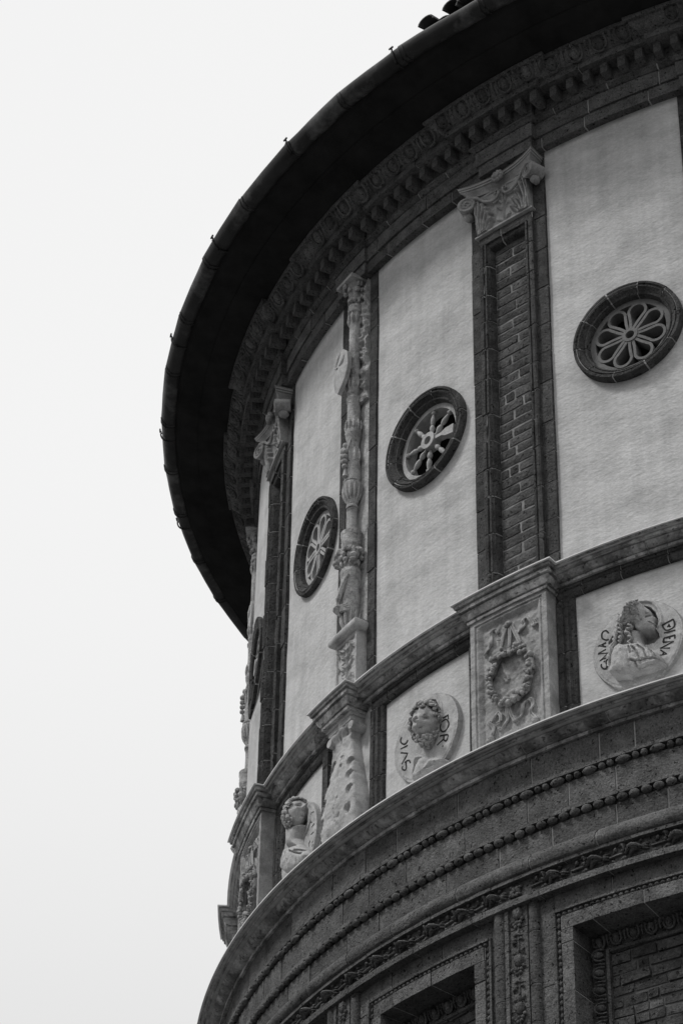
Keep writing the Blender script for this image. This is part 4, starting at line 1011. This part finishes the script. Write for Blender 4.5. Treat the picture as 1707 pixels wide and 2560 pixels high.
def tracery_flower(par, m_, phase, ku=1.0):
    b = MB(); VC = 19.0
    circ = lambda r, k=40: [(r*math.cos(2*PI*i/k), VC+r*math.sin(2*PI*i/k)) for i in range(k)]
    b.ribbon(circ(.418, 60), .062, -.17, -.028, closed=True); b.ribbon(circ(.066, 20), .036, -.15, -.012, closed=True)
    for k in range(8):
        q = phase+k*PI/4
        # tear-drop outline: two straight sides and a round tip
        P = [(.082, -.014), (.16, -.040), (.25, -.080)]+[(.292+.094*math.cos(t_), .094*math.sin(t_)) for t_ in np.linspace(-PI*.58, PI*.58, 13)]+[(.25, .080), (.16, .040), (.082, .014)]
        c, s_ = math.cos(q), math.sin(q)
        b.ribbon([(x*c-y*s_, VC+x*s_+y*c) for x, y in P], .030, -.15, -.018-.002*(k % 2))
    b.v = [(p_[0]*ku, p_[1], p_[2]) for p_ in b.v]
    return obj('flower_tracery', b, m_, par, sharp=40)
def tracery_wheel(par, m_, phase, broken=(), ku=1.0):
    b = MB(); VC = 19.0
    circ = lambda r, k=40: [(r*math.cos(2*PI*i/k), VC+r*math.sin(2*PI*i/k)) for i in range(k)]
    b.ribbon(circ(.418, 60), .058, -.17, -.028, closed=True); b.ribbon(circ(.074, 24), .048, -.10, .005, closed=True)
    prf = [(.09, .018), (.12, .020), (.145, .034), (.17, .038), (.195, .030), (.21, .018), (.225, .028), (.255, .036), (.29, .033), (.325, .022), (.342, .018), (.352, .034), (.368, .036), (.376, .026), (.40, .026)]
    for k in range(8):
        q = phase+k*PI/4; c, s_ = math.cos(q), math.sin(q)
        if k in broken:
            P = [(.09, -.018), (.20, -.022), (.26, -.05), (.375, -.062), (.37, .05), (.25, .045), (.19, .02), (.09, .016)]
            b.prism([(x*c-y*s_, VC+x*s_+y*c) for x, y in P], -.09, -.01)
        else:
            b.tube([(r_*c, VC+r_*s_, -.05) for r_, _ in prf], [w_*.82 for _, w_ in prf], 10)
    b.v = [(p_[0]*ku, p_[1], p_[2]) for p_ in b.v]
    return obj('baluster_tracery', b, m_, par, sharp=45)
M['paletracery'] = mat('pale_tracery_stone', 0.30, 0.44, 9.0, 0.8, 0.5, pits=0.3, fine=0.3)
for a, kind_, m_, ph in ((OCULI[3], 'f', 'tracery', 1.25), (OCULI[2], 'w', 'marble', 1.45), (OCULI[1], 'f', 'paletracery', 1.2), (OCULI[0], 'w', 'paletracery', 1.4), (OCULI[4], 'w', 'marble', 1.3)):
    ku = .88 if a == OCULI[1] else 1.0
    o_ = ocu_ring(a, ku, .32 if a == OCULI[0] else .72 if a == OCULI[1] else .95)
    if a == OCULI[0]: o_.location = (.065*math.sin(a), -.065*math.cos(a), 0)
    o_['label'] = ('round window with eight petal tracery' if kind_ == 'f' else 'round window with baluster spokes')+{OCULI[2]: ', one spoke broken'}.get(a, '')
    tr = tracery_flower(o_, m_, ph, ku) if kind_ == 'f' else tracery_wheel(o_, m_, ph, (6,) if a == OCULI[2] else (), ku)
    
# ================================================================ PORTRAIT MEDALLIONS (things fixed on the wall)
def inset(pts, k):
    cx = sum(p[0] for p in pts)/len(pts); cy = sum(p[1] for p in pts)/len(pts)
    return [(cx+(x-cx)*k, cy+(y-cy)*k) for x, y in pts]
def resample(pts, n):
    P = np.array(pts, float); d = np.r_[0, np.cumsum(np.hypot(*np.diff(P, axis=0).T))]; t = np.linspace(0, d[-1], n)
    return np.c_[np.interp(t, d, P[:, 0]), np.interp(t, d, P[:, 1])]
def strand(m, pts, n0, r, amp, R, k=14, fall=0.0):
    P = resample(pts, k); ph = R.uniform(0, 6)
    m.tube([(p[0]+amp*math.sin(i*1.35+ph), p[1], n0+amp*.8*math.cos(i*1.35+ph)-fall*i/k) for i, p in enumerate(P)], [r*(1-.5*abs(2*i/(k-1)-1)**3) for i in range(k)], 6)
def curl(m, x, y, n, r, R):
    q = R.uniform(0, 6); t0 = R.uniform(-.5, .5); t1 = R.uniform(-.5, .5)
    m.tube([(x+r*math.cos(q+k*.75), y+r*math.sin(q+k*.75), n+t0*r*math.cos(q+k*.75)+t1*r*math.sin(q+k*.75)+k*.0022) for k in range(8)], [.007, .012, .014, .014, .014, .013, .011, .007], 6)
def scatter(poly, n, R, gap):
    xs = [p[0] for p in poly]; ys = [p[1] for p in poly]; got = []
    for _ in range(n*40):
        x, y = R.uniform(min(xs), max(xs)), R.uniform(min(ys), max(ys))
        if inside(np.array([[x]]), np.array([[y]]), poly)[0, 0] and all((x-a)**2+(y-c)**2 > gap*gap for a, c in got):
            got.append((x, y))
            if len(got) >= n: break
    return got
class Head:
    # carved head as one continuous surface; local axes: x to its left, y up, z forward, half height 1
    def __init__(s, c, f, tilt, h, worn=.012):
        s.worn = worn
        s.c = np.array(c); f = np.array(f, float); s.f = f/np.linalg.norm(f)
        up = np.array([tilt, 1.0, 0.0]); up -= s.f*(up@s.f); s.u = up/np.linalg.norm(up); s.l = np.cross(s.u, s.f); s.h = h/2
    def world(s, p): return s.c+s.h*(p[0]*s.l+p[1]*s.u+p[2]*s.f)
    def surf(s, th, ph, k=1.0):
        # th: 0 crown .. pi chin, ph: 0 forward
        y = math.cos(th); r = math.sin(th)
        w_ = .70 if y > -.1 else .70-.26*((-.1-y)/.9)**1.2
        d_ = .90 if y > -.2 else .90-.16*((-.2-y)/.8)
        x, z = r*w_*math.sin(ph), r*d_*math.cos(ph)
        if z > 0: z = z*.86+.02
        else: z = z*1.02
        if y < -.35 and z < 0: z *= 1-.55*min(1, (-.35-y)/.5)
        return np.array([x*k, y*k, z*k])
    def mesh(s, m, n1=46, n2=60):
        G = lambda x, y, cx, cy, sx, sy: math.exp(-((x-cx)/sx)**2-((y-cy)/sy)**2)
        rows = []
        for i in range(n1+1):
            row = []
            for j in range(n2):
                ph = -PI+2*PI*j/n2; ph = ph-.45*math.sin(ph)*(0.9)   # more points on the face
                p = s.surf(PI*i/n1, ph); x, y, z = p
                if z > .12:
                    d = .20*G(x, y, 0, -.02, .085, .17)+.22*G(x, y, 0, -.16, .13, .09)+.05*G(x, y, 0, .20, .10, .12)
                    for q in (-1, 1):
                        d += -.15*G(x, y, q*.25, .09, .15, .095)+.075*G(x, y, q*.25, .075, .085, .05)+.055*G(x, y, q*.26, .245, .20, .06)+.06*G(x, y, q*.36, -.17, .18, .18)
                        d += .04*G(x, y, q*.10, -.17, .06, .06)
                    d += .085*G(x, y, 0, -.43, .19, .045)-.075*G(x, y, 0, -.485, .20, .025)+.085*G(x, y, 0, -.545, .16, .045)-.05*G(x, y, 0, -.64, .2, .05)+.12*G(x, y, 0, -.80, .20, .14)
                    p = p+np.array([0, 0, 1.6*d])
                    w_ = s.worn*2; p = p*(1+w_*(float(vnoise(np.array([[x*1.0]]), np.array([[y]]), 7.0, 5)[0, 0])-.5)*2)
                row.append(s.world(p))
            rows.append(row)
        m.grid(rows, cu=True)
    def on(s, th, ph, k): return s.world(s.surf(th, ph, k))
def curl3(m, p, nrm, r, R):
    n = np.array(nrm); n = n/(np.linalg.norm(n)+1e-9); a = np.cross(n, [0.3, .9, .2]); a /= np.linalg.norm(a); c = np.cross(n, a); q = R.uniform(0, 6); s_ = R.choice((-1, 1))
    m.tube([p+r*(1-.07*k)*(a*math.cos(q+s_*k*.85)+c*math.sin(q+s_*k*.85))+n*(.002*k) for k in range(9)], [.006, .011, .0125, .013, .013, .012, .011, .010, .006], 6)
def medallion(a, zc, D, label, kind_, du=0.0):
    x, y, z = CYL(a*RAD, zc, 0.0)
    T = thing('portrait_medallion', label, 'medallion', (x, y, z), a, 'carved portrait medallions between the pedestals')
    r = Relief(-.50, .56, -.56, .52, .0062, .048)
    rad = np.hypot(r.U-du, r.V); disc = rad < .455+(vnoise(r.U, r.V, 9, 3)-.5)*.016
    r.H = np.where(rad > .432, .042, r.H); r.noise(25, .003, 1)
    r.sink([(x_*.88, y_*.88) for x_, y_ in D['recess']], -.055)
    r.strokemax(D['halo'], .014, .04, .026)
    r.clip(disc, -.03)
    m = MB(); r.emit(m)
    obj('disc', m, 'marble', T, FLAT, sharp=60)
    q = Relief(-.50, .56, -.56, .52, .0058, -.08); m = MB(); R = random.Random(3)
    if kind_ == 'lady':
        k = q.dome(D['body'], .085, .035, .055); q.dome(D['body'], .05, .14, add=True)
        k |= q.dome(D['sleeve'], .04, .03, .150); q.dome(D['sleeve'], .035, .09, add=True)
        k |= q.dome(D['cuff'], .03, .03, .185)
        for f in D['folds']: q.stroke(f, .010, -.026); q.stroke([(u_+.022, v_+.006) for u_, v_ in f], .014, .012)
        q.noise(34, .005, 9, k)
        k |= q.dome(D['neck'], .075, .05, .05)
        F = D['face']; I = inside(q.U, q.V, F); fu = max(p[0] for p in F)
        E = seg_dist(q.U, q.V, F, True)                                             # face turned away: its plane falls back towards the profile
        fp = .080+.27*(fu-q.U)-.02*np.clip(1-E/.02, 0, 1)**2
        q.H = np.where(I, fp, q.H); k |= I
        q.H = np.where(I, q.H+.022*np.exp(-((q.U-(fu-.075))/.04)**2-((q.V-(F[12][1]+.075))/.05)**2), q.H)
        for pts, w_, hh in (([(F[3][0]-.035, F[3][1]+.012), (F[3][0]-.003, F[3][1]+.004)], .010, .016), ([(F[4][0]-.050, F[4][1]-.008), (F[4][0]-.014, F[4][1]-.002)], .013, -.030),
                            ([(F[4][0]-.050, F[4][1]-.010), (F[4][0]-.026, F[4][1]-.008)], .007, .018), ([(F[7][0]-.035, F[7][1]-.012), (F[8][0]-.002, F[8][1]-.012)], .006, -.018)): q.stroke(pts, w_, hh)
        h = q.dome(D['hair'], .075, .04, .08); q.dome(D['hair'], .05, .10, add=True); k |= h
        hp = D['hair']
        for i in range(44):                                                        # wavy hair combed back from the brow
            t_ = i/43; e0 = np.array(hp[3])*(1-t_)+np.array(hp[6])*t_; e1_ = np.array(hp[2])*(1-t_)+np.array(hp[9])*t_
            mid = (e0+e1_)/2+np.array([R.uniform(-.01, .01), .03*(1-t_)])
            P = resample([tuple(e0), tuple(mid), tuple(e1_)], 12); ph = R.uniform(0, 6)
            P[:, 1] += .009*np.sin(np.arange(12)*1.5+ph); P[:, 0] += .007*np.cos(np.arange(12)*1.5+ph)
            q.stroke(P.tolist(), R.uniform(.006, .010), .014 if i % 3 else -.022)
        q.noise(30, .006, 5, h)
        q.clip(k, -.07); q.mask = k; q.emit(m)
        for i in range(30):
            t_ = R.random(); e0 = np.array(hp[3])*(1-t_)+np.array(hp[6])*t_; e1_ = np.array(hp[2])*(1-t_)+np.array(hp[9])*t_
            strand(m, [tuple(e0+R.uniform(-.02, .0)), tuple((e0+e1_)/2), tuple(e1_)], .195, .009, .011, R, 12, .05)
        for l_ in D['locks']:
            for j in range(2): strand(m, [(p[0]+R.uniform(-.012, .012), p[1]) for p in l_], .150+.018*j, .0115, .013, R, 24, .03)
    elif kind_ == 'sage':
        k = q.dome(D['body'], .07, .05, .05); q.dome(D['body'], .04, .12, add=True); k |= q.dome(D['sidehair'], .06, .05, .04)
        for f in D['folds']: q.stroke(f, .026, .028); q.stroke([(u_+.035, v_) for u_, v_ in f], .014, -.02)
        q.noise(18, .012, 9, k)
        q.clip(k, -.07); q.mask = k; q.emit(m)
        P = D['head']; vt = max(p[1] for p in D['hair'])-.02; vb = min(p[1] for p in P)
        H = Head((sum(p[0] for p in P)/len(P)-.01, (vt+vb)/2+.005, .088), (.36, -.24, .88), .02, (vt-vb)*.60, .05); H.c[0] += .0; H.mesh(m)
        for i in range(420):
            th = R.uniform(.05, 1.75); ph = R.uniform(-PI, PI)
            if th > .80 and abs(ph) < 1.0: continue
            p = H.on(th, ph, 1.08+R.uniform(-.03, .15)); curl3(m, p, p-H.c, R.uniform(.013, .021), R)
        for i in range(150):                                                        # beard and moustache
            th = R.uniform(1.95, 3.0); ph = R.uniform(-1.45, 1.45)
            if (abs(ph) < .40 and th < 2.16) or (th < 2.2 and .4 < abs(ph) < .9): continue
            p = H.on(th, ph, 1.10+R.uniform(-.03, .16)); curl3(m, p, p-H.c, R.uniform(.011, .018), R)
        m.tube([H.world((0, -.75, -.15)), H.world((.0, -1.35, -.25)), H.world((.1, -1.75, -.3))], [.075, .072, .10], 14)
        for l_ in range(5): strand(m, [(-.155+.012*l_, .30), (-.145+.010*l_, .2), (-.165+.008*l_, .09)], .10, .011, .008, R, 12)
    else:
        k = q.dome(D['body'], .075, .04, .05); q.dome(D['body'], .05, .14, add=True)
        for f in D['folds']: q.stroke(f, .011, -.026); q.stroke([(u_, v_+.022) for u_, v_ in f], .013, .012)
        q.noise(24, .006, 9, k)
        k |= q.dome(D['neck'], .11, .09, .055)
        q.clip(k, -.07); q.mask = k; q.emit(m)
        H = Head((.080, .305, .105), (.90, .20, -.10), -.12, .325); H.mesh(m)
        for i in range(520):
            th = R.uniform(.03, 2.25); ph = R.uniform(-PI, PI)
            if th > .74 and abs(ph) < 1.10+.35*(th > 1.3): continue
            p = H.on(th, ph, 1.07+R.uniform(-.03, .10)); curl3(m, p, p-H.c, R.uniform(.016, .026), R)
    obj('bust', m, 'marble', T, FLAT, sharp=70)
    m = MB(); sc = .95
    for l_ in D['letters']: m.ribbon([(x_*sc+du, y_*sc) for x_, y_ in soft(l_)], .015 if kind_ != 'youth' else .009, .042, .0515)
    obj('lettering', m, 'letter', T, FLAT)
    return T
medallion(-.3235, 15.24, LADY, 'stone medallion of a woman in profile with long hair, lettering around her', 'lady')
medallion(-.632, 15.30, SAGE, 'stone medallion with a worn bearded face and curly hair, left of the wreath pedestal', 'sage', -.01)
medallion(-.923, 15.30, YOUTH, 'stone medallion of a man with short curls looking up beside the pierced console', 'youth')
